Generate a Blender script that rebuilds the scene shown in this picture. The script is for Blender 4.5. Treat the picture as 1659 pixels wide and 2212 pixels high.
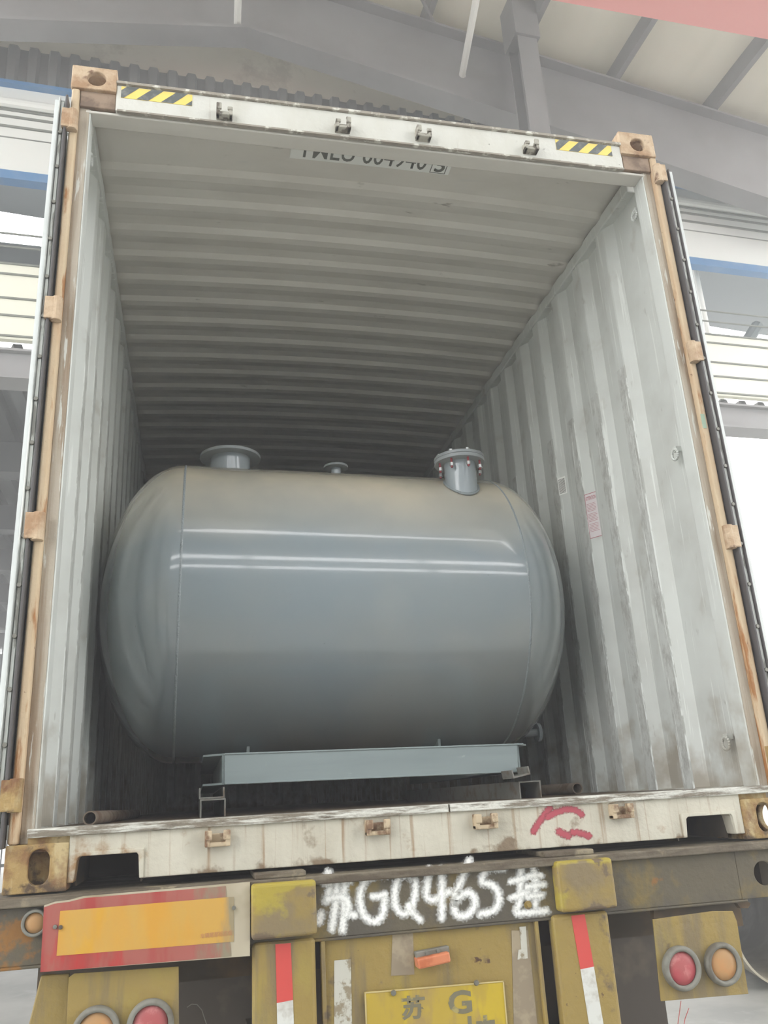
import bpy, bmesh, math, random
from mathutils import Vector, Matrix, Euler
random.seed(7)
PI = math.pi
sc = bpy.context.scene
for o in list(bpy.data.objects): bpy.data.objects.remove(o)
COL = sc.collection
Z0 = 1.5                                   # height of the container's underside above the yard

# ------------------------------------------------------------------ camera
RX, RY, RZ = 1.9006076, 0.0538836, -0.2107108
CAM = Vector((-0.71385, -2.62124, 0.18837)); FPX = 1800.04; W, H = 1659, 2212
cd = bpy.data.cameras.new('camera'); cam = bpy.data.objects.new('camera', cd); COL.objects.link(cam)
ROT = Euler((RX, RY, RZ), 'XYZ').to_matrix()
cam.matrix_world = Matrix.Translation(CAM + Vector((0, 0, Z0))) @ ROT.to_4x4()
cd.sensor_fit = 'VERTICAL'; cd.sensor_height = 32.0; cd.lens = FPX / H * 32.0
cd.clip_start = 0.05; cd.clip_end = 500
sc.camera = cam
# ------------------------------------------------------------------ sky and exposure
wd = bpy.data.worlds.new('overcast_sky'); sc.world = wd; wd.use_nodes = True
bg = wd.node_tree.nodes['Background']; bg.inputs[0].default_value = (0.985, 0.988, 0.985, 1); bg.inputs[1].default_value = 5.6
sc.view_settings.view_transform = 'Standard'; sc.view_settings.look = 'None'
sc.view_settings.gamma = 1.0; sc.view_settings.use_curve_mapping = False
sc.view_settings.exposure = 0.0
sc.cycles.use_denoising = True
sc.cycles.max_bounces = 10; sc.cycles.diffuse_bounces = 6; sc.cycles.transparent_max_bounces = 12

# ------------------------------------------------------------------ helpers
def ray(px, py): return ROT @ Vector(((px - W / 2) / FPX, -(py - H / 2) / FPX, -1.0))
def onY(px, py, Y=0.0): d = ray(px, py); return CAM + d * ((Y - CAM.y) / d.y)
def onX(px, py, X): d = ray(px, py); return CAM + d * ((X - CAM.x) / d.x)
def onZ(px, py, Z): d = ray(px, py); return CAM + d * ((Z - CAM.z) / d.z)
YAW = 0.045; CY, SY = math.cos(YAW), math.sin(YAW)
def HL(u, v, z): return Vector((u * CY - v * SY, 7 + u * SY + v * CY, z))       # frame of the hall wall
def onH(px, py, v=0.0):
    d = ray(px, py); n = Vector((-SY, CY, 0)); t = ((Vector((0, 7, 0)) + n * v - CAM).dot(n)) / d.dot(n)
    P = CAM + d * t; q = P - Vector((0, 7, 0)); return (q.x * CY + q.y * SY, P.z)
def s2l(c):
    f = lambda v: (v / 255 / 12.92) if v / 255 <= .04045 else ((v / 255 + .055) / 1.055) ** 2.4
    return (f(c[0]), f(c[1]), f(c[2]), 1)

MATS = {}
def mat(name, base, rough=.6, layers=(), metal=0.0, spec=.5, bump=0.0, bscale=40, coat=0.0, ior=None, trans=None):
    if name in MATS: return MATS[name]
    m = bpy.data.materials.new(name); m.use_nodes = True; nt = m.node_tree; N = nt.nodes; L = nt.links
    b = N['Principled BSDF']; b.inputs['Roughness'].default_value = rough; b.inputs['Metallic'].default_value = metal
    b.inputs['Specular IOR Level'].default_value = spec; b.inputs['Coat Weight'].default_value = coat
    b.inputs['Coat Roughness'].default_value = .07; b.inputs['Coat IOR'].default_value = 1.7
    if ior: b.inputs['IOR'].default_value = ior
    tc = N.new('ShaderNodeTexCoord'); sep = N.new('ShaderNodeSeparateXYZ'); gp = N.new('ShaderNodeNewGeometry'); sb = N.new('ShaderNodeVectorMath'); sb.operation = 'SUBTRACT'
    sb.inputs[1].default_value = (0, 0, Z0); L.new(gp.outputs['Position'], sb.inputs[0]); L.new(sb.outputs[0], sep.inputs[0])
    rgb = N.new('ShaderNodeRGB'); rgb.outputs[0].default_value = s2l(base); cur = rgb.outputs[0]
    for l in layers:
        mp = N.new('ShaderNodeMapping'); mp.inputs['Scale'].default_value = l.get('s', (1, 1, 1))
        mp.inputs['Location'].default_value = (l.get('seed', 0),) * 3
        L.new(tc.outputs['Object'], mp.inputs['Vector'])
        nz = N.new('ShaderNodeTexNoise'); nz.inputs['Scale'].default_value = l.get('n', 5)
        nz.inputs['Detail'].default_value = l.get('d', 4); nz.inputs['Roughness'].default_value = l.get('r', .6)
        L.new(mp.outputs[0], nz.inputs['Vector'])
        src = nz.outputs['Fac']
        for ax, a, c, w in l.get('ramp', ()):          # wear, and on the tank a painted reflection, gathered towards one end
            r = N.new('ShaderNodeMapRange'); r.clamp = True
            r.inputs['From Min'].default_value = a; r.inputs['From Max'].default_value = c
            r.inputs['To Min'].default_value = 0; r.inputs['To Max'].default_value = w
            L.new(sep.outputs['XYZ'.index(ax)], r.inputs['Value'])
            ad = N.new('ShaderNodeMath'); ad.operation = 'ADD'; L.new(src, ad.inputs[0]); L.new(r.outputs[0], ad.inputs[1]); src = ad.outputs[0]
        mr = N.new('ShaderNodeMapRange'); mr.clamp = True
        mr.inputs['From Min'].default_value = l['lo']; mr.inputs['From Max'].default_value = l['hi']
        mr.inputs['To Max'].default_value = l.get('k', 1)
        L.new(src, mr.inputs['Value'])
        mx = N.new('ShaderNodeMix'); mx.data_type = 'RGBA'; L.new(mr.outputs[0], mx.inputs['Factor'])
        L.new(cur, mx.inputs['A']); mx.inputs['B'].default_value = s2l(l['c']); cur = mx.outputs['Result']
    L.new(cur, b.inputs['Base Color'])
    if bump:
        nz = N.new('ShaderNodeTexNoise'); nz.inputs['Scale'].default_value = bscale; nz.inputs['Detail'].default_value = 4
        L.new(tc.outputs['Object'], nz.inputs['Vector'])
        bp = N.new('ShaderNodeBump'); bp.inputs['Strength'].default_value = bump; bp.inputs['Distance'].default_value = .01
        L.new(nz.outputs['Fac'], bp.inputs['Height']); L.new(bp.outputs[0], b.inputs['Normal'])
    if trans:
        t = N.new('ShaderNodeBsdfTranslucent'); t.inputs[0].default_value = s2l(trans[0])
        ms = N.new('ShaderNodeMixShader'); ms.inputs[0].default_value = trans[1]
        out = N['Material Output']; L.new(b.outputs[0], ms.inputs[1]); L.new(t.outputs[0], ms.inputs[2]); L.new(ms.outputs[0], out.inputs[0])
    MATS[name] = m; return m

def spray(name, col, soft=.55, rough=.6):
    """paint laid on by brush or spray can: ragged, see-through at the edge of each stroke"""
    m = bpy.data.materials.new(name); m.use_nodes = True; nt = m.node_tree; N = nt.nodes; L = nt.links
    b = N['Principled BSDF']; b.inputs['Roughness'].default_value = rough; b.inputs['Base Color'].default_value = s2l(col)
    a = N.new('ShaderNodeAttribute'); a.attribute_name = 'edge'
    tc = N.new('ShaderNodeTexCoord'); nz = N.new('ShaderNodeTexNoise'); nz.inputs['Scale'].default_value = 160; nz.inputs['Detail'].default_value = 3
    L.new(tc.outputs['Object'], nz.inputs['Vector'])
    ad = N.new('ShaderNodeMath'); ad.operation = 'ADD'; L.new(a.outputs['Fac'], ad.inputs[0]); L.new(nz.outputs['Fac'], ad.inputs[1])
    mr = N.new('ShaderNodeMapRange'); mr.clamp = True; mr.inputs['From Min'].default_value = .62; mr.inputs['From Max'].default_value = .62 + soft
    L.new(ad.outputs[0], mr.inputs['Value']); L.new(mr.outputs[0], b.inputs['Alpha'])
    return m

ORG = {}
class MB:
    def __init__(s): s.b = bmesh.new()
    def face(s, pts):
        vs = [s.b.verts.new(p) for p in pts]; return s.b.faces.new(vs)
    def box(s, x0, x1, y0, y1, z0, z1, T=None):
        T = T or (lambda x, y, z: Vector((x, y, z)))
        v = [s.b.verts.new(T(x, y, z)) for z in (z0, z1) for y in (y0, y1) for x in (x0, x1)]
        for f in ((0, 2, 3, 1), (4, 5, 7, 6), (0, 1, 5, 4), (2, 6, 7, 3), (0, 4, 6, 2), (1, 3, 7, 5)): s.b.faces.new([v[i] for i in f])
        return s
    def prism(s, a, b, cap=True):
        """two matching rings of points"""
        n = len(a); A = [s.b.verts.new(p) for p in a]; B = [s.b.verts.new(p) for p in b]
        for i in range(n): j = (i + 1) % n; s.b.faces.new([A[i], A[j], B[j], B[i]])
        if cap: s.b.faces.new(A[::-1]); s.b.faces.new(B)
        return s
    def strip(s, a, b):
        A = [s.b.verts.new(p) for p in a]; B = [s.b.verts.new(p) for p in b]
        for i in range(len(a) - 1): s.b.faces.new([A[i], A[i + 1], B[i + 1], B[i]])
        return s
    def tube(s, p0, p1, r, n=16, ri=None, cap=True, r1=None):
        p0, p1 = Vector(p0), Vector(p1); d = (p1 - p0).normalized()
        u = d.orthogonal().normalized(); w = d.cross(u); r1 = r if r1 is None else r1
        ring = lambda p, q: [p + (u * math.cos(2 * PI * i / n) + w * math.sin(2 * PI * i / n)) * q for i in range(n)]
        if ri is None: return s.prism(ring(p0, r), ring(p1, r1), cap)
        A, B, C, D = [[s.b.verts.new(p) for p in x] for x in (ring(p0, r), ring(p1, r), ring(p1, ri), ring(p0, ri))]
        for P, Q in ((A, B), (B, C), (C, D), (D, A)):
            for i in range(n): j = (i + 1) % n; s.b.faces.new([P[i], P[j], Q[j], Q[i]])
        return s
    def lathe(s, c, axis, prof, n=32):
        """prof: (distance along axis, radius)"""
        c = Vector(c); d = Vector(axis).normalized(); u = d.orthogonal().normalized(); w = d.cross(u); prev = None
        for h, r in prof:
            if r < 1e-6: cur = [s.b.verts.new(c + d * h)]
            else: cur = [s.b.verts.new(c + d * h + (u * math.cos(2 * PI * i / n) + w * math.sin(2 * PI * i / n)) * r) for i in range(n)]
            if prev:
                for i in range(n):
                    j = (i + 1) % n
                    f = []
                    for q in (prev[i % len(prev)], prev[j % len(prev)], cur[j % len(cur)], cur[i % len(cur)]):
                        if q not in f: f.append(q)
                    if len(f) > 2: s.b.faces.new(f)
            prev = cur
        return s
    def holed(s, x0, x1, z0, z1, y0, y1, hx, hz, rx, rz, T=None, n=32):
        """plate in x-z with an oval hole, thickness y0..y1"""
        T = T or (lambda x, y, z: Vector((x, y, z)))
        out, inn = [], []; straight = max(rz - rx, 0)
        for i in range(n):
            a = 2 * PI * (i + .5) / n; c, q = math.cos(a), math.sin(a)
            inn.append((hx + rx * c, hz + min(rx, rz) * q + (straight if q > 0 else -straight)))
            tx = ((x1 - hx) / c if c > 0 else (x0 - hx) / c); tz = ((z1 - hz) / q if q > 0 else (z0 - hz) / q); t = min(tx, tz)
            out.append((hx + c * t, hz + q * t))
        for (cx, cz) in ((x0, z0), (x0, z1), (x1, z0), (x1, z1)):   # pull the nearest sample into each corner
            k = min(range(n), key=lambda i: (out[i][0] - cx) ** 2 + (out[i][1] - cz) ** 2); out[k] = (cx, cz)
        R = [[s.b.verts.new(T(x, y, z)) for x, z in ring] for ring, y in ((out, y0), (inn, y0), (inn, y1), (out, y1))]
        for P, Q in ((R[0], R[1]), (R[1], R[2]), (R[2], R[3]), (R[3], R[0])):
            for i in range(n): j = (i + 1) % n; s.b.faces.new([P[i], P[j], Q[j], Q[i]])
        return s
    def build(s, name, m, parent=None, smooth=False, bevel=0, loc=None, seg=2, **tags):
        bmesh.ops.recalc_face_normals(s.b, faces=s.b.faces)
        me = bpy.data.meshes.new(name)
        org = ORG[parent.name] if parent else Vector(loc if loc is not None else (0, 0, 0))
        for v in s.b.verts: v.co -= org
        s.b.to_mesh(me); s.b.free()
        for x in (m if isinstance(m, (list, tuple)) else [m]): me.materials.append(x)
        if smooth: me.shade_smooth()
        o = bpy.data.objects.new(name, me); COL.objects.link(o)
        if parent: o.parent = parent
        else: o.location = org + Vector((0, 0, Z0))
        ORG[o.name] = org
        if bevel:
            bv = o.modifiers.new('bevel', 'BEVEL'); bv.width = bevel; bv.segments = seg; bv.limit_method = 'ANGLE'; bv.angle_limit = .6
        if smooth == 'angle':
            pass
        for k, v in tags.items(): o['category' if k == 'cat' else k] = v
        return o
def autosmooth(o, ang=.6):
    me = o.data
    import numpy as np
    bm = bmesh.new(); bm.from_mesh(me)
    for f in bm.faces: f.smooth = True
    for e in bm.edges:
        if len(e.link_faces) == 2 and e.calc_face_angle(0) > ang: e.smooth = False
    bm.to_mesh(me); bm.free(); return o
def thing(name, label, cat, loc, group=None):
    o = bpy.data.objects.new(name, None); COL.objects.link(o); o.empty_display_size = .2
    o.location = Vector(loc) + Vector((0, 0, Z0)); ORG[o.name] = Vector(loc)
    o['label'] = label; o['category'] = cat
    if group: o['group'] = group
    return o
def copy_tree(o, dz, parent=None):
    c = o.copy(); COL.objects.link(c); ORG[c.name] = ORG[o.name]
    if parent: c.parent = parent
    else: c.location = o.location + Vector(dz)
    for ch in list(o.children): copy_tree(ch, None, c)
    return c
def stroke_mesh(polys, P, r, m, name, parent, **tags):
    """brush strokes; P maps drawing units to the surface, layers stacked by a hair"""
    bm = bmesh.new(); lay = bm.verts.layers.float.new('edge')
    for k, (pl, w) in enumerate(polys):
        lift = .0006 + .00012 * k; pts = [Vector((a, b)) for a, b in pl]
        if len(pts) > 2:                       # round the corners of the stroke
            q = [pts[0]]
            for i in range(1, len(pts) - 1): q += [pts[i].lerp(pts[i - 1], .28), pts[i], pts[i].lerp(pts[i + 1], .28)]
            pts = q + [pts[-1]]
            for _ in range(2): pts = [pts[0]] + [(pts[i - 1] + pts[i] * 2 + pts[i + 1]) / 4 for i in range(1, len(pts) - 1)] + [pts[-1]]
        rad = r * w; n = len(pts); cen, lf, rt = [], [], []
        def V(p, e): v = bm.verts.new(P(p.x, p.y, lift)); v[lay] = e; return v
        tn = []
        for i in range(n):
            t = (pts[min(i + 1, n - 1)] - pts[max(i - 1, 0)]); tn.append(t.normalized() if t.length > 1e-9 else Vector((1, 0)))
        for i in range(n):
            nn = Vector((-tn[i].y, tn[i].x)); cen.append(V(pts[i], 1)); lf.append(V(pts[i] + nn * rad, 0)); rt.append(V(pts[i] - nn * rad, 0))
        for i in range(n - 1):
            bm.faces.new([cen[i], cen[i + 1], lf[i + 1], lf[i]]); bm.faces.new([rt[i], rt[i + 1], cen[i + 1], cen[i]])
        for i, sg, A, B in ((0, -1, lf, rt), (n - 1, 1, lf, rt)):
            nn = Vector((-tn[i].y, tn[i].x)); prev = A[i]
            for j in range(1, 7):
                a = PI * j / 6; v = B[i] if j == 6 else V(pts[i] + nn * rad * math.cos(a) + tn[i] * sg * rad * math.sin(a), 0)
                bm.faces.new([cen[i], prev, v]); prev = v
    me = bpy.data.meshes.new(name)
    for v in bm.verts: v.co -= ORG[parent.name]
    bm.to_mesh(me); bm.free(); me.materials.append(m)
    o = bpy.data.objects.new(name, me); COL.objects.link(o); o.parent = parent; ORG[o.name] = ORG[parent.name]
    for k, v in tags.items(): o[k] = v
    return o
def text(body, width, height, P, m, name, parent, bold=.0, thick=.0008, fit=True, **tags):
    """lettering; P(a, b, lift) maps metres along/up to the surface"""
    cu = bpy.data.curves.new(name, 'FONT'); cu.body = body; cu.size = 1; cu.offset = bold; cu.resolution_u = 3
    t = bpy.data.objects.new(name, cu); COL.objects.link(t)
    dg = bpy.context.evaluated_depsgraph_get(); me = bpy.data.meshes.new_from_object(t.evaluated_get(dg))
    bpy.data.objects.remove(t)
    xs = [v.co.x for v in me.vertices]; ys = [v.co.y for v in me.vertices]
    if not xs: return None
    x0, x1, y0, y1 = min(xs), max(xs), min(ys), max(ys)
    for v in me.vertices:
        v.co = P((v.co.x - x0) / (x1 - x0) * width, (v.co.y - y0) / (y1 - y0) * height, thick) - ORG[parent.name]
    me.materials.clear(); me.materials.append(m)
    o = bpy.data.objects.new(name, me); COL.objects.link(o); o.parent = parent; ORG[o.name] = ORG[parent.name]
    for k, v in tags.items(): o[k] = v
    return o

# ------------------------------------------------------------------ materials
RUST = (132, 88, 52); BRN = (104, 88, 70)
M_wall = mat('grey_container_paint', (206, 209, 204), .5, [
    dict(c=(188, 189, 183), n=3, lo=.45, hi=.7, k=.8), 
    dict(c=(226, 229, 224), s=(6, 26, .8), n=2.2, d=5, lo=.60, hi=.64, k=.75),
    dict(c=(150, 147, 138), s=(3, 3, 1), n=9, d=5, lo=.66, hi=.74, k=.5),
    dict(c=(150, 140, 122), n=6, lo=.62, hi=.9, k=.8, ramp=(('Z', .55, .16, .35),))], bump=.25, bscale=9)
M_crest = mat('scuffed_corrugation_edge', (232, 235, 231), .5, [dict(c=(186, 188, 182), s=(3, 3, 1.2), n=7, d=6, lo=.47, hi=.53)])
M_scuff = mat('scuffed_corrugation_face', (198, 200, 195), .55, [dict(c=(168, 168, 162), s=(2, 2, 1), n=14, d=7, r=.75, lo=.45, hi=.62), dict(c=(234, 236, 232), s=(10, 30, 1.0), n=2.2, d=5, seed=3, lo=.60, hi=.63, k=.9)], bump=.25)
M_roof = mat('dull_roof_paint', (212, 208, 199), .55, [
    dict(c=(196, 191, 181), s=(.7, 2, 1), n=2.5, d=5, lo=.42, hi=.75, k=.8),
    dict(c=(196, 195, 188), s=(1, 4, 1), n=2.2, seed=4, lo=.66, hi=.72, k=.6),
    dict(c=(120, 112, 100), s=(1, 3, 1), n=6, seed=9, lo=.68, hi=.76, k=.7)])
M_white = mat('chalky_white_steel', (210, 209, 201), .5, [
    dict(c=(199, 197, 186), s=(1, 1, .4), n=6, lo=.4, hi=.7),
    dict(c=(139, 113, 85), s=(6, 6, .6), n=3, d=6, lo=.62, hi=.72, k=.55),
    dict(c=(119, 87, 57), n=5, d=7, lo=.66, hi=.72, k=.8),
    dict(c=(89, 78, 63), n=40, d=3, lo=.70, hi=.74, k=.6)], bump=.2, bscale=60)
M_sill = mat('worn_sill_paint', (197, 192, 176), .55, [
    dict(c=(182, 176, 159), s=(1, 1, .3), n=7, lo=.4, hi=.65),
    dict(c=(148, 122, 93), s=(14, 4, .4), n=2.4, d=6, lo=.55, hi=.66, k=.8),
    dict(c=(113, 91, 66), n=7, d=7, lo=.64, hi=.72, k=.85, ramp=(('Z', .05, .01, .16),)),
    dict(c=(139, 104, 61), n=9, d=6, seed=3, lo=.62, hi=.74, k=.9, ramp=(('X', -.75, -1.0, .14),)),
    dict(c=(78, 68, 57), n=34, d=3, seed=2, lo=.71, hi=.75, k=.7)], bump=.3, bscale=50)
M_lip = mat('scraped_threshold', (203, 202, 193), .5, [
    dict(c=(121, 112, 98), s=(1.2, 8, 14), n=5, d=8, r=.7, lo=.44, hi=.56), dict(c=(85, 74, 60), s=(1, 6, 6), n=7, d=6, seed=5, lo=.62, hi=.70)], bump=.5, bscale=70)
M_cast = mat('rusty_casting', (199, 176, 147), .65, [
    dict(c=(162, 128, 95), n=9, d=6, lo=.42, hi=.62), dict(c=(120, 89, 65), n=16, d=6, seed=3, lo=.58, hi=.68)], bump=.5, bscale=60)
M_castlow = mat('rusty_yellow_casting', (161, 134, 84), .7, [
    dict(c=(180, 161, 119), s=(3, 3, 1), n=7, d=5, lo=.5, hi=.62), dict(c=(121, 84, 51), n=9, d=7, seed=3, lo=.47, hi=.6),
    dict(c=(84, 66, 47), n=14, d=6, seed=6, lo=.58, hi=.68, ramp=(('Z', .04, -.02, .2),))], bump=.5, bscale=60)
M_post = mat('cream_post_edge', (197, 176, 145), .6, [
    dict(c=(187, 156, 122), s=(3, 3, .5), n=5, d=5, lo=.45, hi=.65, k=.8), dict(c=(154, 104, 55), s=(5, 5, .7), n=6, d=7, seed=4, lo=.57, hi=.66, ramp=(('Z', .9, .1, .1),)),
    dict(c=(111, 72, 42), n=26, d=4, seed=7, lo=.68, hi=.72)], bump=.2)
M_recess = mat('grimy_post_recess', (171, 161, 145), .6, [
    dict(c=(132, 109, 85), s=(9, 9, .35), n=4, d=7, lo=.42, hi=.62, k=.85), dict(c=(197, 197, 189), s=(10, 10, .8), n=5, d=6, seed=4, lo=.60, hi=.63)], bump=.3)
M_door = mat('pale_door_edge', (214, 218, 216), .45, [dict(c=(186, 190, 188), s=(3, 3, .5), n=4, lo=.5, hi=.7)])
M_channel = mat('grey_gasket_channel', (138, 140, 136), .35, [dict(c=(196, 198, 192), s=(8, 8, .8), n=4, d=5, lo=.5, hi=.58)], metal=.2)
M_gasket = mat('dark_rubber_gasket', (78, 74, 74), .5)
M_bolt = mat('weathered_bolt', (128, 126, 118), .45, metal=.5)
M_floor = mat('worn_plywood_floor', (112, 92, 72), .7, [dict(c=(80, 68, 56), s=(10, 1, 1), n=3, d=5, lo=.4, hi=.65)])
M_tank = mat('gloss_grey_tank_paint', (131, 141, 146), .2, [dict(c=(215, 203, 178), n=1.2, d=2, lo=.55, hi=1.45, ramp=(('Z', 1.18, 1.66, 1.1),)),dict(c=(141, 145, 143), n=1.5, lo=.4, hi=.7, k=.6), dict(c=(95, 93, 89), n=55, d=2, lo=.765, hi=.79, k=.6)], spec=.7, coat=1.0, bump=.012, bscale=14)  # beige towards the top: some dust plus reflected light painted into the colour
M_weld = mat('painted_weld', (140, 148, 151), .35, coat=.4, bump=.6, bscale=120)
M_nozzle = mat('gloss_grey_nozzle_paint', (150, 158, 162), .25, coat=.5)
M_flange = mat('grey_flange_paint', (142, 147, 148), .4)
M_zinc = mat('zinc_bolt', (186, 186, 184), .3, metal=.7)
M_redbolt = mat('red_bolt_shank', (142, 52, 60), .5)
M_skid = mat('blue_grey_skid_paint', (138, 149, 149), .45, [dict(c=(128, 139, 139), s=(.6, 1, 6), n=2, lo=.4, hi=.7), dict(c=(163, 171, 171), n=20, d=5, lo=.66, hi=.72, k=.6)])
M_steel = mat('dull_channel_steel', (122, 120, 114), .55, [dict(c=(104, 92, 80), n=18, lo=.5, hi=.66)], metal=.2)
M_pipe = mat('rusty_pipe', (130, 116, 102), .6, [dict(c=(98, 76, 60), n=12, lo=.48, hi=.62)], metal=.1)
M_yel = mat('worn_yellow_paint', (146, 124, 66), .55, [
    dict(c=(151, 132, 65), s=(2, 2, 1), n=4, d=5, lo=.52, hi=.62, k=.8), dict(c=(117, 103, 77), s=(4, 4, .5), n=3, d=5, seed=2, lo=.5, hi=.62, k=.85),
    dict(c=(95, 80, 65), n=7, d=7, seed=5, lo=.60, hi=.66, k=.9), dict(c=(80, 54, 35), n=24, d=4, seed=8, lo=.68, hi=.73)], bump=.3)
M_yelblock = mat('chipped_yellow_block', (146, 124, 64), .55, [
    dict(c=(127, 111, 81), n=6, d=4, lo=.45, hi=.6), dict(c=(165, 149, 53), n=5, d=6, seed=2, lo=.56, hi=.62, k=.8, ramp=(('Z', -.05, -.02, .25),)),
    dict(c=(106, 90, 71), n=12, d=7, seed=5, lo=.57, hi=.62, ramp=(('Z', -.14, -.18, .25),))], bump=.3)
M_beam = mat('weathered_brown_beam', (91, 83, 66), .65, [
    dict(c=(128, 109, 54), s=(1.4, 1, 1), n=3, d=5, lo=.5, hi=.6, k=.9), dict(c=(80, 74, 64), s=(1, 1, 1.5), n=3, d=6, seed=6, lo=.45, hi=.56),
    dict(c=(132, 91, 38), n=9, d=6, seed=9, lo=.64, hi=.70, ramp=(('X', -.9, -1.25, .14),)), dict(c=(172, 149, 61), n=5, d=6, seed=3, lo=.70, hi=.72)], bump=.3)
M_bed = mat('dirty_bed_edge', (113, 104, 88), .7, [dict(c=(86, 75, 61), s=(1, 4, 6), n=5, d=7, lo=.45, hi=.58), dict(c=(135, 124, 102), n=9, d=6, seed=3, lo=.60, hi=.66)], bump=.5)
M_dark = mat('grimy_chassis_steel', (78, 68, 56), .75, [dict(c=(104, 84, 58), n=4, lo=.5, hi=.65)])
M_rubber = mat('tyre_rubber', (78, 70, 62), .85, [dict(c=(104, 94, 80), n=6, lo=.5, hi=.7)])
M_board = mat('bare_board_metal', (176, 166, 144), .55, [dict(c=(150, 138, 110), n=5, lo=.5, hi=.7)])
M_red = mat('red_reflector_sheet', (156, 57, 53), .5, [dict(c=(159, 94, 83), s=(6, 6, 1), n=2, d=5, lo=.47, hi=.62, k=.8, ramp=(('X', -1.0, -.6, .14),)), dict(c=(172, 40, 37), s=(3, 3, 1), n=3, d=5, seed=4, lo=.56, hi=.62, k=.7), dict(c=(135, 126, 104), s=(5, 5, 1.5), n=4, d=6, seed=11, lo=.72, hi=.95, ramp=(('X', -.78, -.60, .55),))])
M_amberbd = mat('amber_reflector_sheet', (197, 146, 50), .5, [dict(c=(191, 152, 74), s=(5, 5, 1), n=2.5, d=5, lo=.45, hi=.62, k=.8), dict(c=(199, 150, 27), s=(4, 4, 1), n=3, seed=3, lo=.54, hi=.6, k=.6), dict(c=(120, 85, 61), n=20, d=4, seed=7, lo=.70, hi=.72), dict(c=(146, 133, 104), s=(5, 5, 1.5), n=4, d=6, seed=11, lo=.78, hi=1.0, ramp=(('X', -.70, -.59, .62),))])
M_tapered = mat('red_conspicuity_tape', (198, 74, 68), .45); M_tapewhite = mat('white_conspicuity_tape', (206, 206, 200), .45, [dict(c=(180, 176, 166), n=30, lo=.5, hi=.7)])
M_taperemain = mat('peeled_tape_remains', (190, 188, 176), .6, [dict(c=(140, 128, 106), n=22, d=6, lo=.52, hi=.58)])
M_peel = mat('peeled_paint_band', (140, 126, 106), .7, [dict(c=(156, 142, 118), n=20, d=6, lo=.5, hi=.6)])
M_ring = mat('grey_lamp_bezel', (126, 124, 115), .6, [dict(c=(100, 94, 83), n=10, lo=.45, hi=.6)])
M_redlens = mat('faded_red_lens', (167, 85, 85), .5, [dict(c=(191, 122, 119), n=24, d=6, lo=.52, hi=.62), dict(c=(172, 65, 74), n=5, seed=3, lo=.5, hi=.6)])
M_amblens = mat('faded_amber_lens', (176, 135, 88), .5, [dict(c=(185, 133, 82), n=9, d=6, lo=.5, hi=.6)])
M_plate = mat('yellow_plate_enamel', (174, 149, 53), .5, [dict(c=(158, 134, 77), s=(3, 3, .8), n=5, d=5, lo=.5, hi=.62), dict(c=(185, 160, 40), s=(3, 3, 1), n=4, seed=4, lo=.56, hi=.62)])
M_plateink = mat('worn_plate_ink', (112, 106, 84), .6, [dict(c=(160, 146, 90), n=30, d=6, lo=.56, hi=.62)])
M_orange = mat('orange_lamp_plastic', (199, 122, 85), .4, [dict(c=(182, 102, 66), n=16, lo=.5, hi=.6)])
M_ink = mat('grey_number_ink', (104, 104, 98), .7); M_decal = mat('pale_decal_film', (238, 239, 234), .6)
M_black = mat('black_stripe_film', (92, 96, 96), .5, [dict(c=(128, 130, 126), n=20, lo=.5, hi=.65)]); M_ystripe = mat('yellow_stripe_film', (240, 212, 112), .5)
M_paper = mat('notice_paper', (214, 206, 206), .6); M_redink = mat('red_notice_ink', (168, 84, 96), .6)
M_ceil = mat('cream_ceiling_sheet', (240, 237, 222), .7, [dict(c=(230, 228, 212), s=(2, .3, 1), n=1, lo=.4, hi=.7)], trans=((244, 238, 218), .05))  # slight translucency added so the sky brightens the sheets and the space below
M_grey = mat('grey_hall_steel', (144, 144, 144), .6, [dict(c=(132, 131, 130), n=1, lo=.4, hi=.7)])
M_deck = mat('dark_profiled_sheet', (112, 113, 110), .6)
M_plaster = mat('cracked_beige_render', (228, 222, 206), .85, [dict(c=(198, 190, 174), n=1.6, d=9, r=.7, lo=.54, hi=.66, k=.7), dict(c=(186, 176, 158), s=(.5, .5, 3), n=2, d=8, lo=.66, hi=.68, k=.5)])
M_panel = mat('white_hall_sheet', (232, 235, 230), .5)
M_frp = mat('translucent_white_sheet', (240, 240, 230), .5, trans=((246, 245, 232), .35))
M_blue = mat('blue_edge_trim', (72, 128, 178), .45, [dict(c=(100, 140, 180), n=3, lo=.5, hi=.7)])
M_groove = mat('panel_groove_grey', (120, 124, 116), .7)
M_crane = mat('hazed_red_crane_paint', (228, 158, 152), .6)  # red made pale: the haze over the girder is mixed into its colour
M_tube = mat('white_batten', (236, 236, 230), .4)
M_ground = mat('pale_concrete_yard', (155, 154, 148), .6, [dict(c=(129, 129, 124), n=.8, d=6, lo=.42, hi=.62), dict(c=(162, 162, 159), n=2, d=6, seed=4, lo=.55, hi=.7)], bump=.1, bscale=8)
M_sheetgrey = mat('galvanised_sheet', (104, 108, 108), .3, metal=.6)
M_darkbeam = mat('dark_canopy_steel', (78, 80, 80), .6)
M_bluegrey = mat('blue_grey_soffit', (96, 106, 108), .7)
M_bigpipe = mat('pale_pipe_wall', (186, 178, 156), .6, [dict(c=(160, 150, 126), n=2, lo=.4, hi=.6)])

# ------------------------------------------------------------------ the yard and the hall
def struct(o): o['kind'] = 'structure'; return o
g = MB(); g.box(-60, 60, -40, 80, -Z0 - .2, -Z0); struct(g.build('floor', M_ground))

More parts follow.
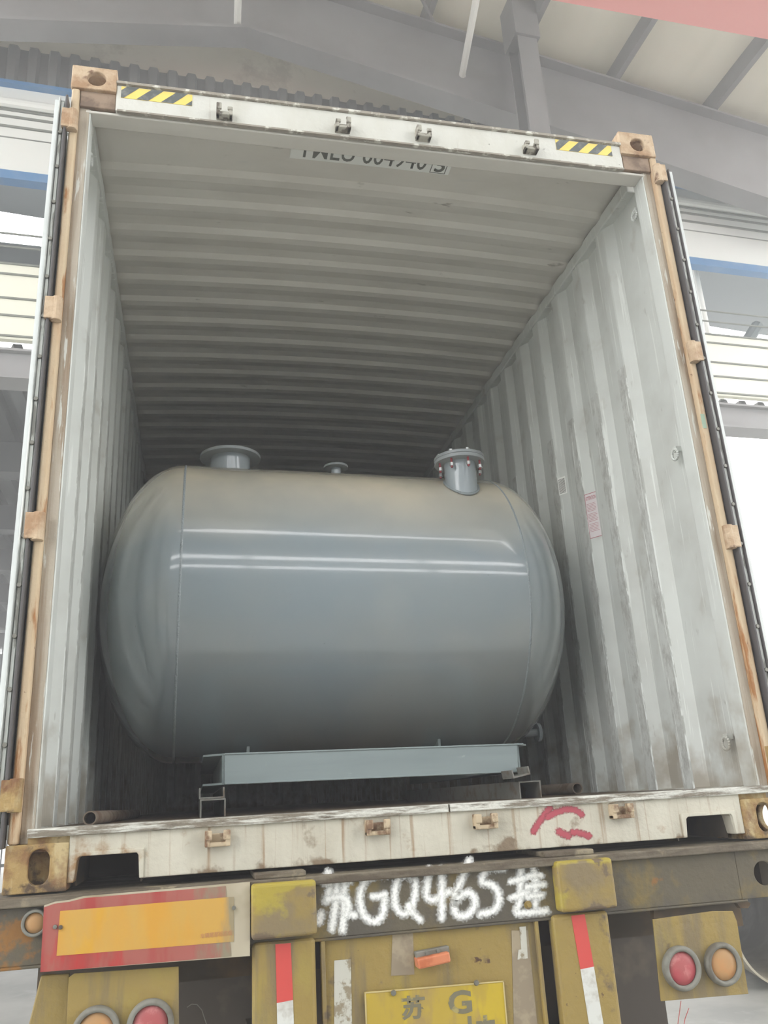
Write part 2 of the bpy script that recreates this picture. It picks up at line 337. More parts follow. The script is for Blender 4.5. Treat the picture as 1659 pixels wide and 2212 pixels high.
# ceiling: two cream slopes meeting over the yard, steel purlins under them
RU, RZT, SL = -0.25, 11.40, 0.155           # ridge, its height, fall of the slopes
rz = lambda u: RZT - SL * abs(u - RU)
for nm, ua, ub in (('ceiling_left', -6.6, RU), ('ceiling_right', RU, 9.8)):
    m = MB(); a = [HL(ua, -13.9, rz(ua) + .28), HL(ub, -13.9, rz(ub) + .28), HL(ub, 0, rz(ub) + .28), HL(ua, 0, rz(ua) + .28)]
    m.prism(a, [p + Vector((0, 0, .08)) for p in a]); struct(m.build(nm, M_ceil))
def ibeam_prof(w, h, tf, tw):
    return [(-w/2, 0), (w/2, 0), (w/2, tf), (tw/2, tf), (tw/2, h - tf), (w/2, h - tf), (w/2, h), (-w/2, h), (-w/2, h - tf), (-tw/2, h - tf), (-tw/2, tf), (-w/2, tf)]
pu = [onH(1240, 80, -2.4)[0], ]
for u in (-6.3, -3.8, -1.4, 1.0, 2.35, 3.85, 5.4, 7.1, 8.9):
    m = MB(); pr = [(0, 0), (.09, 0), (.09, .03), (.02, .03), (.02, .25), (.09, .25), (.09, .28), (0, .28)]
    m.prism([HL(u + a, -13.9, rz(u) + b) for a, b in pr], [HL(u + a, -.5, rz(u) + b) for a, b in pr])
    struct(m.build('trim_purlin', M_grey))
# gable rafter in front of the wall: tapered I-section following the roof
def rafter(v, name, dep):
    m = MB()
    for sg in (-1, 1):
        us = [RU, RU + sg * 3, RU + sg * 6, RU + sg * 8, RU + sg * 10]
        for i in range(4 if sg > 0 else 3):
            u0, u1 = us[i], us[i + 1]; d0, d1 = dep + .11 * i, dep + .11 * (i + 1)
            for (va, vb, za, zb) in ((-.17, .17, -.04, 0), (-.012, .012, None, -.04), (-.17, .17, 'b', None)):
                t0, t1 = rz(u0), rz(u1)
                if za == 'b': q = [(t0 - d0, t0 - d0 + .05), (t1 - d1, t1 - d1 + .05)]
                elif za is None: q = [(t0 - d0 + .05, t0 - .04), (t1 - d1 + .05, t1 - .04)]
                else: q = [(t0 - .04, t0), (t1 - .04, t1)]
                ring = lambda u, r_: [HL(u, v + va, r_[0]), HL(u, v + vb, r_[0]), HL(u, v + vb, r_[1]), HL(u, v + va, r_[1])]
                m.prism(ring(u0, q[0]), ring(u1, q[1]))
    return struct(m.build(name, M_grey))
rafter(-.75, 'trim_rafter', 1.20)
rafter(-13.6, 'trim_rafter', .5)
# diagonal braces between purlins
for (a, b) in (((1430, 50), (1215, 155)), ((905, -15), (955, 85))):
    m = MB(); P = [onZ(a[0], a[1], 11.0), onZ(b[0], b[1], 11.0)]
    m.tube(P[0], P[1], .028, 8); struct(m.build('trim_brace', M_grey))
# steel column by the wall, right of the container
m = MB(); u0 = onH(1150, 250, -1.3)[0]
for du, dv, zz in (((-.15, .15), (-.16, -.14), (-Z0, 10.35)), ((-.15, .15), (.14, .16), (-Z0, 10.35)), ((-.01, .01), (-.14, .14), (-Z0, 10.35))):
    m.box(u0 + du[0], u0 + du[1], -1.3 + dv[0], -1.3 + dv[1], zz[0], zz[1], T=HL)
m.box(u0 - .19, u0 + .19, -1.3 - .2, -1.3 + .2, 10.35, 11.25, T=HL)
struct(m.build('trim_column', M_grey))

# the wall across the yard, from top to bottom
def hbox(m, u0, u1, v0, v1, z0, z1): return m.box(u0, u1, v0, v1, z0, z1, T=HL)
m = MB(); pts = [(-13, 9.7), (14, 9.7), (14, 9.75), (9.9, 9.9), (9.8, rz(9.8) + .2), (RU, rz(RU) + .2), (-6.6, rz(-6.6) + .2), (-6.7, 10.2), (-13, 10.2)]
m.prism([HL(u, .10, z) for u, z in pts], [HL(u, .25, z) for u, z in pts]); struct(m.build('wall_gable_render', M_plaster))
m = MB(); z_t = 10.12; z_w = 9.46; a0 = []; a1 = []
per = .262; u = -12.9; off = 0
while u < 13.8:                                        # profiled sheet, ribs standing towards the yard
    for du, dv in ((0, .0), (.075, .0), (.105, -.07), (.205, -.07), (.235, .0)): a0.append((u + du, dv))
    u += per
m.strip([HL(u, v, z_t) for u, v in a0], [HL(u, v, z_w) for u, v in a0])
m.strip([HL(u, v, z_t) for u, v in a0], [HL(u, .1, z_t) for u, v in a0])
struct(m.build('wall_profiled_band', M_deck))
m = MB(); hbox(m, -13, 14, -.11, .1, z_w - .045, z_w + .01); struct(m.build('trim_upper_blue', M_blue))
m = MB(); hbox(m, -13, 14, -.02, .1, 8.06, z_w - .04)
struct(m.build('wall_white_fascia', M_panel))
m = MB(); hbox(m, -13, 14, -.12, -.02, 9.05, 9.19); struct(m.build('trim_white_rail', M_panel, bevel=.05))
m = MB()
for z in (9.04, 8.93, 8.77): hbox(m, -13, 14, -.040, -.018, z - .015, z + .015)
hbox(m, -13, 14, -.03, -.018, 8.59, 8.603); struct(m.build('trim_fascia_grooves', M_groove))
m = MB(); hbox(m, -13, 14, -.05, .1, 7.93, 8.06); struct(m.build('trim_lower_blue', M_blue))
# ribbon opening below, then white sheets, profiled edge and beam
m = MB(); hbox(m, -13, 14, -.02, .06, 5.62, 6.67); struct(m.build('wall_white_sheets', M_frp))
m = MB()
for z in (6.67, 6.52, 6.18, 5.94, 5.66): hbox(m, -13, 14, -.04, -.018, z - .011, z + .012)
struct(m.build('trim_sheet_grooves', M_groove))
m = MB(); a0 = []; u = -13
while u < 13.8:
    for du, dz in ((0, 0), (.09, 0), (.14, .14), (.24, .14), (.29, 0)): a0.append((u + du, 5.46 + dz))
    u += .33
m.strip([HL(u, .05, z) for u, z in a0], [HL(u, .16, z) for u, z in a0]); struct(m.build('trim_deck_edge', M_deck))
m = MB(); hbox(m, -13, 14, -.02, .14, 5.10, 5.44); hbox(m, -13, 14, -.1, .24, 5.07, 5.10); hbox(m, -13, 14, -.1, .24, 5.43, 5.46)
struct(m.build('trim_lintel_beam', M_grey))
# wires across the ribbon opening
for z in (7.10, 6.91):
    m = MB(); m.tube(HL(-13, -.06, z), HL(14, -.06, z - .04), .014, 6)
    m.build('overhead_wire', M_groove, loc=HL(-13, -.06, z), label=('upper' if z > 7 else 'lower') + ' dark wire strung along the open ribbon in the hall wall', cat='wire', group='wires along the ribbon opening')
# neighbouring roof seen through the opening
m = MB(); q = [HL(-13, .3, 8.15), HL(14, .3, 8.15), HL(22, 6.0, 10.3), HL(-20, 6.0, 13.4)]; m.prism(q, [p + Vector((0, 0, .1)) for p in q])
struct(m.build('ceiling_neighbour_soffit', M_bluegrey))
m = MB(); hbox(m, -20, -1.5, 3.0, 3.2, 8.6, 9.12); struct(m.build('trim_neighbour_beam', M_bluegrey))
uu = onH(1505, 600, .6)[0]
m = MB(); m.tube(HL(uu, .6, 5.6), HL(uu, .6, 8.6), .045, 12)
m.build('white_pipe', M_tube, loc=HL(uu, .6, 5.6), label='upright white pipe in the open ribbon above the container right side', cat='pipe')
m = MB(); m.tube(HL(uu + .35, .8, 6.5), HL(uu + 1.2, .8, 7.5), .10, 8); struct(m.build('trim_raking_strut', M_bluegrey))
# canopy beyond, on the left
m = MB(); a0 = []; u = -16
while u < -1.6:
    for du, dz in ((0, 0), (.10, 0), (.14, .10), (.24, .10), (.28, 0)): a0.append((u + du, dz))
    u += .34
m.strip([HL(u, .3, 5.45 + z) for u, z in a0], [HL(u, 26, 6.4 + z) for u, z in a0]); struct(m.build('ceiling_canopy', M_sheetgrey))
for v in (2.9, 6.1, 9.4, 13, 17, 21):
    m = MB(); zz = 5.45 + .95 * v / 26; hbox(m, -16, -1.6, v, v + .35, zz - .5, zz - .02); struct(m.build('trim_canopy_beam', M_darkbeam))
for v, u in ((2.9, -5.6), (9.4, -5.6), (17, -5.6), (6.1, -9), (13, -9)):
    m = MB(); hbox(m, u, u + .3, v, v + .3, -Z0, 5.0); struct(m.build('trim_canopy_post', M_darkbeam))
m = MB(); hbox(m, -16, -6.5, 24, 24.3, -Z0, 6); struct(m.build('wall_canopy_back', M_sheetgrey))
# batten lamps beside the purlins
def batten(P0, P1, lab):
    m = MB(); P0, P1 = Vector(P0), Vector(P1); m.tube(P0, P1, .05, 10)
    d = (P1 - P0).normalized(); m.tube(P0 - d * .04, P0, .06, 10); m.tube(P1, P1 + d * .04, .06, 10)
    q = P0.lerp(P1, .95); m.box(q.x - .01, q.x + .01, q.y - .01, q.y + .01, q.z, q.z + .7)
    m.build('batten_lamp', M_tube, loc=P0, label=lab, cat='lamp', group='batten lamps under the hall roof')
batten(onZ(998, 164, 10.2), onZ(1036, -40, 10.2), 'long white batten lamp hanging under the cream hall roof')
batten(onZ(512, 80, 10.3), onZ(515, -30, 10.3), 'short white batten lamp below the dark rafter above the container left half')
# overhead crane girder
ra, rb = onZ(1190, 0, 7.0), onZ(1659, 85, 7.0)
dr = (rb - ra).normalized(); nr = Vector((dr.y, -dr.x, 0))
m = MB(); A, B = ra - dr * 9, rb + dr * 7
m.prism([A, A + nr * .7, A + nr * .7 + Vector((0, 0, .9)), A + Vector((0, 0, .9))], [B, B + nr * .7, B + nr * .7 + Vector((0, 0, .9)), B + Vector((0, 0, .9))])
m.build('crane_girder', M_crane, loc=A, label='pale red box girder of an overhead crane crossing above the yard', cat='crane')
# the far side of the yard, behind the photographer: a long grey building with window ribbons
m = MB()
def back(z0, z1): m.box(-5.2, 5.6, -7.2, -7.0, z0, z1)
back(-Z0, 3.95); back(4.35, 5.15); back(5.75, 10.2)
for x in (-5.2, -2.5, .2, 2.9, 5.5): m.box(x, x + .1, -7.15, -7.05, 3.9, 5.8)
struct(m.build('wall_behind_yard', mat('blue_grey_wall_sheet', (142, 152, 156), .8)))

# ------------------------------------------------------------------ the shipping container
CO = thing('shipping_container', 'open high cube shipping container with rusty cream door posts, loaded on the yellow trailer', 'shipping container', (0, 0, 0))
HC, WC, LC = 2.896, 1.219, 12.19
def casting(name, x0, x1, y0, y1, z0, z1, m_, hx, hz, rx, rz_, side, lab=None):
    m = MB(); t = .022
    m.holed(x0, x1, z0, z1, y0, y0 + t, hx, hz, rx, rz_)
    cy, cz = (y0 + y1) / 2, (z0 + z1) / 2
    T = (lambda a, b, c: Vector((b, a, c)))
    xs0 = (x0, x0 + t) if side < 0 else (x1 - t, x1)
    m.holed(y0 + t, y1, z0, z1, xs0[0], xs0[1], cy, cz, .04, .04, T=T)
    xi = (x1 - t, x1) if side < 0 else (x0, x0 + t)
    m.box(xi[0], xi[1], y0 + t, y1, z0, z1); m.box(x0 + t, x1 - t, y1 - t, y1, z0, z1)
    m.box(x0 + t, x1 - t, y0 + t, y1 - t, z0, z0 + .012); m.box(x0 + t, x1 - t, y0 + t, y1 - t, z1 - t, z1)
    return m.build(name, m_, CO, bevel=.004)
casting('corner_casting', -1.221, -1.057, -.004, .17, 2.785, 2.893, M_cast, -1.130, 2.838, .034, .034, -1)
casting('corner_casting', 1.050, 1.217, -.004, .17, 2.785, 2.905, M_cast, 1.135, 2.842, .034, .034, 1)
casting('corner_casting', -1.219, -1.054, -.004, .17, -.007, .118, M_castlow, -1.130, .058, .028, .046, -1)
casting('corner_casting', 1.054, 1.219, -.004, .17, -.007, .118, M_castlow, 1.135, .058, .028, .046, 1)
for sx in (-1, 1):
    for z0 in (0, 2.778):
        m = MB(); m.box(min(sx * 1.219, sx * 1.057), max(sx * 1.219, sx * 1.057), LC - .17, LC, z0, z0 + .118); m.build('corner_casting', M_castlow, CO)
# door posts
for sg in (-1, 1):
    m = MB(); pr = [(1.217, .0), (1.188, .0), (1.188, .10), (1.217, .10)]
    rr = lambda z: [Vector((sg * a, b, z)) for a, b in pr]
    m.prism(rr(.118), rr(2.785)); post = m.build('corner_post', M_post, CO, bevel=.008, seg=3)
    m = MB(); pr = [(1.188, .022), (1.152, .022), (1.152, .06), (1.188, .06)]
    m.prism(rr(.118), rr(2.74)); m.build('post_recess', M_recess, post, bevel=.002)
    m = MB(); pr = [(1.152, .024), (1.147, .026), (1.147, .10), (1.160, .115), (1.188, .115), (1.188, .06), (1.152, .06)]
    m.prism(rr(.155), rr(2.74)); m.build('post_jamb', M_wall, post, bevel=.002)
    m = MB(); m.box(min(sg * 1.186, sg * 1.058), max(sg * 1.186, sg * 1.058), .010, .05, 2.712, 2.786); m.build('post_head', mat('brown_post_head', (150, 128, 108), .7, [dict(c=(112, 92, 76), n=12, d=5, lo=.45, hi=.6)]), post, bevel=.003)
    ys = ((150, 255), (122, 665), (80, 1135), (38, 1718)) if sg < 0 else ((1418, 372), (1484, 757), (1560, 1158), (1641, 1642))
    for px, py in ys:
        zc = onY(px, py, -.02).z; m = MB()
        m.tube((sg * 1.203, -.009, zc - .045), (sg * 1.203, -.009, zc + .045), .019, 14)
        m.box(min(sg * 1.203, sg * 1.240), max(sg * 1.203, sg * 1.236), -.026, .004, zc - .042, zc + .042)
        m.build('hinge', M_cast if zc > .6 else M_castlow, post, bevel=.002)
m = MB(); m.box(1.188, 1.205, -.002, -.0005, onY(1522, 925).z, onY(1522, 895).z); m.build('green_tape', mat('green_tape', (150, 172, 150), .6), CO, label='small faded green tape on the right post')
# header
m = MB(); m.box(-1.057, 1.052, 0.004, .05, 2.705, 2.828); hd = m.build('header_beam', M_white, CO, bevel=.004)
m = MB(); m.box(-1.057, 1.052, -.006, .05, 2.828, 2.840); m.box(-1.05, 1.05, -.002, .012, 2.698, 2.706); m.build('header_edge', mat('worn_header_edge', (150, 142, 130), .6, [dict(c=(212, 210, 200), s=(2, 2, 2), n=9, d=7, lo=.52, hi=.6)]), hd)
m = MB(); m.box(-1.165, 1.160, .02, .093, 2.694, 2.706); m.box(-1.165, 1.160, .080, .093, 2.700, 2.80); m.build('header_lip', M_roof, hd, bevel=.004)
def stripes(px, name, flip):
    (xa, ya), (xb, yb) = px; p, q = onY(xa, ya, 0.002), onY(xb, yb, .002)
    x0, x1 = p.x, q.x; z1, z0 = 2.822, 2.767
    bm = MB(); bm.box(x0, x1, .0025, .0045, z0, z1); n0 = len(bm.b.faces)
    h = z1 - z0; pitch = (x1 - x0) / 2.9; k = 0
    while True:
        xs = x0 - h + .02 + k * pitch; k += 1
        if xs > x1: break
        poly = [(xs, z0), (xs + pitch * .5, z0), (xs + pitch * .5 + h, z1), (xs + h, z1)]
        # clip left/right
        def clip(P, xc, keep):
            o = []
            for i in range(len(P)):
                a, b = P[i], P[(i + 1) % len(P)]; ia, ib = keep * (a[0] - xc) >= 0, keep * (b[0] - xc) >= 0
                if ia: o.append(a)
                if ia != ib: t = (xc - a[0]) / (b[0] - a[0]); o.append((xc, a[1] + (b[1] - a[1]) * t))
            return o
        poly = clip(poly, x0, 1)
        if len(poly) > 2: poly = clip(poly, x1, -1)
        if len(poly) > 2: bm.face([Vector((a, .0018, b)) for a, b in poly]).material_index = 1
    return bm.build(name, [M_ystripe, M_black], hd, label='yellow and black hazard stripes')
stripes(((262, 195), (415, 225)), 'hazard_stripes', 0); stripes(((1200, 305), (1322, 330)), 'hazard_stripes', 0)
def keeper(P, w, h, m_, parent, tall=(1, 1)):
    m = MB(); x, z = P.x, P.z
    m.box(x - w / 2, x + w / 2, -.006, .006, z - h / 2, z + h * .3)
    m.box(x - w / 2, x + w / 2, -.03, .0, z - h / 2, z - h * .22)
    for s, t in ((-1, tall[0]), (1, tall[1])):
        a = x + s * w * .5 - (.014 if s > 0 else 0); m.box(a, a + .014, -.034, .0, z - h / 2, z + h * (.5 * t))
        m.box(a - (.006 if s > 0 else 0), a + (.020 if s < 0 else .014), -.038, -.028, z - h * .1, z + h * .5 * t)
    m.build('lock_keeper', m_, parent, bevel=.003)
M_keep = mat('dirty_keeper', (168, 164, 152), .55, [dict(c=(96, 88, 78), n=24, d=4, lo=.48, hi=.58)]); M_keeplow = mat('rusty_keeper', (186, 168, 140), .6, [dict(c=(120, 92, 68), n=20, d=5, lo=.46, hi=.6)])
for (px, py), t in (((485, 240), (1, .4)), ((741, 268), (.4, 1)), ((915, 287), (1, .5)), ((1147, 315), (.4, 1))): keeper(onY(px, py, -.02), .062, .05, M_keep, hd, t)
# sill
m = MB(); pr = [(-1.054, .012), (-1.037, .012), (-1.030, .072), (-1.022, .079), (-.872, .079), (-.866, .072), (-.862, .012), (.838, .012), (.842, .068), (.848, .075), (1.004, .075), (1.010, .068), (1.018, .012), (1.054, .012), (1.054, .148), (-1.054, .148)]
m.prism([Vector((x, .0, z)) for x, z in pr], [Vector((x, .05, z)) for x, z in pr]); sill = m.build('door_sill', M_sill, CO, bevel=.003)
m = MB(); m.box(-1.165, 1.165, .012, .03, .118, .150)
m.build('sill_upstand', M_castlow, sill)
for x0, x1 in ((-1.165, .045), (.05, 1.165)):
    m = MB(); m.box(x0, x1, -.012, .13, .134, .158); m.build('threshold_plate', M_lip, sill, bevel=.003)
for a, b in ((-1.037, -.86), (.838, 1.018)):
    m = MB(); z1 = .079 if a < 0 else .075
    m.box(a + .004, b - .004, .049, .06, .079 if a < 0 else .075, .12)
    m.box(a + .008, b - .004, .0, .9, z1 + .002, z1 + .006); m.box(a - .002, a + .002, .05, .9, .0, z1); m.box(b - .002, b + .002, .05, .9, .0, z1)
    m.build('forklift_pocket', M_dark, sill)
for xi, xo, zi in ((-1.037, -.863, .079), (.839, 1.017, .075)):
    t = .011; pr = [(xi - t, .013), (xi - t, zi + t), (xo + t, zi + t), (xo + t, .013), (xo, .013), (xo - .004, zi - .006), (xo - .009, zi), (xi + .013, zi), (xi + .006, zi - .006), (xi, .013)]
    m = MB(); m.prism([Vector((x, -.006, z)) for x, z in pr], [Vector((x, .002, z)) for x, z in pr]); m.build('pocket_frame', M_sill, sill, bevel=.002)
for px, py in ((470, 1811), (816, 1787), (1049, 1774), (1343, 1752)): keeper(onY(px, py, -.02), .072, .044, M_keeplow, sill, (1, 1))
M_spred = spray('red_brush_paint', (168, 72, 84), .5)
PS = lambda x, y, l: onY(x, y, -l)
c4 = lambda L: [(830 + x / 2, 1600 + y / 2) for x, y in L]
stroke_mesh([(c4([(645, 392), (680, 335), (716, 288)]), 1), (c4([(706, 330), (740, 310), (785, 295), (835, 300), (852, 320)]), 1), (c4([(755, 392), (795, 412)]), 1.1), (c4([(815, 395), (845, 398), (885, 412)]), 1)], PS, 11, M_spred, 'red_paint_mark', sill, label='smudged red painted mark')
# side walls with vertical corrugations
def side(sg):
    m = MB(); A = []; mi = []; Y = -.0; crest, outer = 1.166, 1.200
    A = [(.11, 1.168), (.14, outer)]; k = 0
    while True:
        c = .446 + .278 * (k - 1)
        if c + .2 > LC - .1: break
        # slope towards the camera, near edge of crest, crest, far slope, outer flat
        if c - .062 > .15: A += [(c - .062, outer), (c - .009, crest + .002), (c, crest), (c + .066, crest), (c + .110, outer)]
        k += 1
    A += [(LC - .02, outer)]
    idx = []
    a = [Vector((sg * x, y, .15)) for y, x in A]; b = [Vector((sg * x, y, 2.74)) for y, x in A]
    Vv = []
    zs = [.15, .5, 1.0, 1.5, 2.0, 2.74]
    rows = [[m.b.verts.new(Vector((sg * x, y, z))) for y, x in A] for z in zs]
    for r in range(len(zs) - 1):
        for i in range(len(A) - 1):
            f = m.b.faces.new([rows[r][i], rows[r][i + 1], rows[r + 1][i + 1], rows[r + 1][i]])
            if abs(A[i + 1][1] - crest) < 1e-6 and abs(A[i][1] - crest - .002) < 1e-6 and zs[r] < 1.9: f.material_index = 1
            if abs(A[i + 1][1] - crest) < 1e-6 and abs(A[i][1] - crest) < 1e-6 and zs[r] < 1.9: f.material_index = 2
    w = m.build('side_wall', [M_wall, M_crest, M_scuff], CO)
    so = w.modifiers.new('thick', 'SOLIDIFY'); so.thickness = .003; so.offset = 0
    m = MB()
    m.box(min(sg * 1.155, sg * 1.215), max(sg * 1.155, sg * 1.215), .17, LC - .17, 2.735, 2.80); m.build('top_rail', M_wall, w, bevel=.006)
    m = MB(); m.box(min(sg * 1.165, sg * 1.219), max(sg * 1.165, sg * 1.219), .17, LC - .17, .0, .16); m.build('bottom_rail', M_wall, w, bevel=.006)
    return w
wl, wr = side(-1), side(1)
# roof with cross corrugations and a slight camber
m = MB(); Ys = [.115, .30]; k = 0; zl, zh = 2.786, 2.802; PR = [(.085, zh), (.36, zh)]
y = .40
while y < LC - .3:
    PR += [(y, zh), (y + .028, zl), (y + .07, zl), (y + .14, zh)]; y += .2
PR.append((LC - .1, zh)); nx = 24; rows = []
for yy, z in PR:
    rows.append([m.b.verts.new(Vector((x, yy, z + .034 * (1 - (x / 1.17) ** 2) - (.012 if abs(x) > 1.12 and z < zh - .01 else 0) * 0))) for x in [-1.2 + 2.4 * i / nx for i in range(nx + 1)]])
for r in range(len(rows) - 1):
    for i in range(nx): m.b.faces.new([rows[r][i], rows[r][i + 1], rows[r + 1][i + 1], rows[r + 1][i]])
rf = autosmooth(m.build('roof_panel', M_roof, CO), .2); so = rf.modifiers.new('thick', 'SOLIDIFY'); so.thickness = .003; so.offset = 1
m = MB(); m.box(-1.165, 1.165, .13, LC - .1, .12, .155); m.build('plywood_floor', M_floor, CO)
m = MB()
for i in range(24): m.box(-1.165, 1.165, .35 + i * .5, .40 + i * .5, .0, .12)
m.build('floor_crossmembers', M_dark, CO)
m = MB(); A = []; x = -1.16
while x < 1.1:
    for dx, dy in ((0, 0), (.1, 0), (.14, .045), (.24, .045), (.28, 0)): A.append((x + dx, LC - .12 + dy))
    x += .29
m.strip([Vector((x, y, .0)) for x, y in A], [Vector((x, y, 2.85)) for x, y in A]); m.box(-1.215, 1.215, LC - .06, LC - .03, .0, 2.88); m.build('end_wall', M_wall, CO)
# container number on the first roof sheet, cut off by the header
p, q = onZ(628, 328, 2.822), onZ(972, 372, 2.822)
y_near = .128; x0 = p.x + .0; x1 = q.x + .0; zc = 2.8275
camber = lambda x: zh + .034 * (1 - (x / 1.17) ** 2)
def PT(y0): return lambda a, b, l: Vector((x0 + a, y0 - b, camber(x0 + a) - .003 - l))
yb = .292
m = MB(); n = 10
A = [PT(yb)(i * (x1 - x0) / n, 0, 0) for i in range(n + 1)]; B = [PT(yb)(i * (x1 - x0) / n, .13, 0) for i in range(n + 1)]
m.strip(A, B); num = m.build('number_decal', M_decal, CO, label='container number partly hidden by the header')
P2 = PT(yb - .012)
text('YMLU 004940', (x1 - x0) * .80, .105, lambda a, b, l: P2(a + .03, b, l), M_ink, 'number_lettering', num, bold=.008)
text('5', .045, .085, lambda a, b, l: P2(a + (x1 - x0) * .90, b, l), M_ink, 'check_digit', num, bold=.02)
m = MB(); xa, xb = (x1 - x0) * .875, (x1 - x0) * .975
for a, b in ((0, .004), (xb - xa - .004, xb - xa)): m.face([P2(xa + a, -.008, .0008), P2(xa + b, -.008, .0008), P2(xa + b, .11, .0008), P2(xa + a, .11, .0008)])
m.face([P2(xa, -.008, .0008), P2(xb, -.008, .0008), P2(xb, -.004, .0008), P2(xa, -.004, .0008)])
m.build('check_digit_box', M_ink, num)
# notices on the right wall
def notice(px, name, rows, lab, txt=None):
    (xa, ya), (xb, yb_), (xc, yc) = px                       # top near-left, top right, bottom left
    X = 1.192; a, b, c = onX(xa, ya, 1.1985), onX(xb, yb_, 1.174), onX(xc, yc, 1.1985)
    z1, z0 = a.z, c.z
    # lies on the slope that faces the doors
    kk = round((((a.y + b.y) / 2 + .031) - .446) / .278); yy = .446 + .278 * kk
    s0, s1 = Vector((1.1985, yy - .060, 0)), Vector((1.1665, yy - .004, 0))
    return s0, s1, z0, z1
zt_, zb_ = onX(1340, 1012, 1.18).z, onX(1350, 1118, 1.18).z
def wall_notice(yc, w, z0, z1, name, lab, kind):
    sl = Vector((-.034, .056, 0)); n_ = Vector((-.056, -.034, 0)).normalized(); s = sl.normalized()
    base = Vector((1.200, yc - .062, 0))
    # left edge (far) is nearest the crest: text runs from far to near as seen from the doors
    L_ = sl.length
    P = lambda a, b, l: base + s * (L_ * 1.0 - a) + n_ * (.0015 + l) + Vector((0, 0, z0 + b))
    w = min(w, L_)
    m = MB(); m.face([P(0, 0, 0), P(w, 0, 0), P(w, z1 - z0, 0), P(0, z1 - z0, 0)]); o = m.build(name, M_paper if kind else M_decal, wr, label=lab)
    m = MB(); hh = z1 - z0
    if kind:
        for (a0, a1, b0, b1) in ((0, w, 0, .003), (0, w, hh - .003, hh), (0, .002, 0, hh)): m.face([P(a0, b0, .0006), P(a1, b0, .0006), P(a1, b1, .0006), P(a0, b1, .0006)])
        rnd = random.Random(3)
        for i in range(20):
            if i in (6, 13): continue
            b0 = hh - .055 - i * .0075
            if b0 < .02: break
            m.face([P(.006, b0, .0006), P(w * rnd.uniform(.7, .95), b0, .0006), P(w * .9, b0 + .0018, .0006), P(.006, b0 + .0018, .0006)])
        m.build('notice_printing', M_redink, o)
        text('ATTENTION', w * 1.0 - .006, .020, lambda a, b, l: P(a + .004, b + hh - .035, l), M_redink, 'notice_heading', o, bold=.01)
    else:
        for i in range(14): b0 = .008 + i * (hh - .016) / 14; m.face([P(.004, b0, .0006), P(w * .9, b0, .0006), P(w * .9, b0 + .003, .0006), P(.004, b0 + .003, .0006)])
        m.build('barcode_lines', M_ink, o)
    return o
wall_notice(.446 + .278 * 2, .0655, zb_, zt_, 'attention_notice', 'white notice with red border and heading ATTENTION', 1)
wall_notice(.446 + .278 * 3, .05, onX(1335, 968, 1.18).z, onX(1330, 925, 1.18).z, 'barcode_label', 'small pale label with ruled lines', 0)
# lashing rings and brackets on the walls
for sg, px, py in ((-1, 197, 345), (1, 1370, 465), (1, 1458, 982), (1, 1568, 1606)):
    P = onX(px, py, sg * 1.158); m = MB()
    for i in range(16):
        a0, a1 = 2 * PI * i / 16, 2 * PI * (i + 1) / 16; R_ = .022
        m.tube(P + Vector((0, math.cos(a0) * R_, math.sin(a0) * R_ )), P + Vector((0, math.cos(a1) * R_, math.sin(a1) * R_)), .006, 8)
    m.box(min(P.x, sg * 1.185), max(P.x, sg * 1.185), P.y - .012, P.y + .012, P.z + .012, P.z + .034)
    m.build('lashing_ring', M_wall, wl if sg < 0 else wr, bevel=.002)
# doors swung right round against the outer sides
for sg in (-1, 1):
    zb, zt_d = .13, 2.70; X = lambda a, b: (min(sg * a, sg * b), max(sg * a, sg * b))
    m = MB(); A = []; y = .03
    while y < 1.1:
        for dy, dx in ((0, 0), (.09, 0), (.12, -.03), (.19, -.03), (.22, 0)): A.append((y + dy, 1.262 + dx))
        y += .24
    m.strip([Vector((sg * x, y, zb + .04)) for y, x in A], [Vector((sg * x, y, zt_d - .04)) for y, x in A])
    a, b = X(1.252, 1.268)
    m.box(a, b, -.018, .03, zb, zt_d); m.box(a, b, 1.12, 1.17, zb, zt_d); m.box(a, b, .03, 1.12, zb, zb + .06); m.box(a, b, .03, 1.12, zt_d - .06, zt_d)
    dr_ = m.build('container_door', M_door, CO)
    so = dr_.modifiers.new('thick', 'SOLIDIFY'); so.thickness = .003
    a, b = X(1.232, 1.252); m = MB(); m.box(a, b, -.008, .03, zb, zt_d + .01); m.build('gasket_channel', M_channel, dr_, bevel=.002)
    a, b = X(1.2375, 1.2465); m = MB(); m.box(a, b, -.012, -.006, zb, zt_d); m.build('gasket_strip', mat('bright_strip', (206, 208, 202), .35, [dict(c=(140, 138, 130), s=(10, 10, 1.5), n=5, d=5, lo=.52, hi=.58)]), dr_)
    a, b = X(1.224, 1.233); m = MB(); m.box(a, b, -.020, .03, zb - .02, zt_d + .03); m.build('rubber_gasket', M_gasket, dr_, bevel=.003)
    a, b = X(1.249, 1.254); m = MB(); m.box(a, b, -.022, .0, zb - .02, zt_d + .012); m.build('rubber_gasket', M_gasket if sg > 0 else M_channel, dr_, bevel=.002)
    z = zb + .1
    while z < zt_d - .02:
        m = MB(); m.tube((sg * 1.242, -.019, z), (sg * 1.242, -.010, z), .0075, 12); m.build('gasket_bolt', M_bolt, dr_, bevel=.002); z += .155
    for yy in (.35, .85):
        m = MB(); m.tube((sg * 1.30, yy, zb), (sg * 1.30, yy, zt_d), .017, 12)
        for zz in (.3, 1.1, 1.9, 2.5): m.box(*X(1.265, 1.32), yy - .03, yy + .03, zz, zz + .04)
        m.build('locking_bar', M_door, dr_)

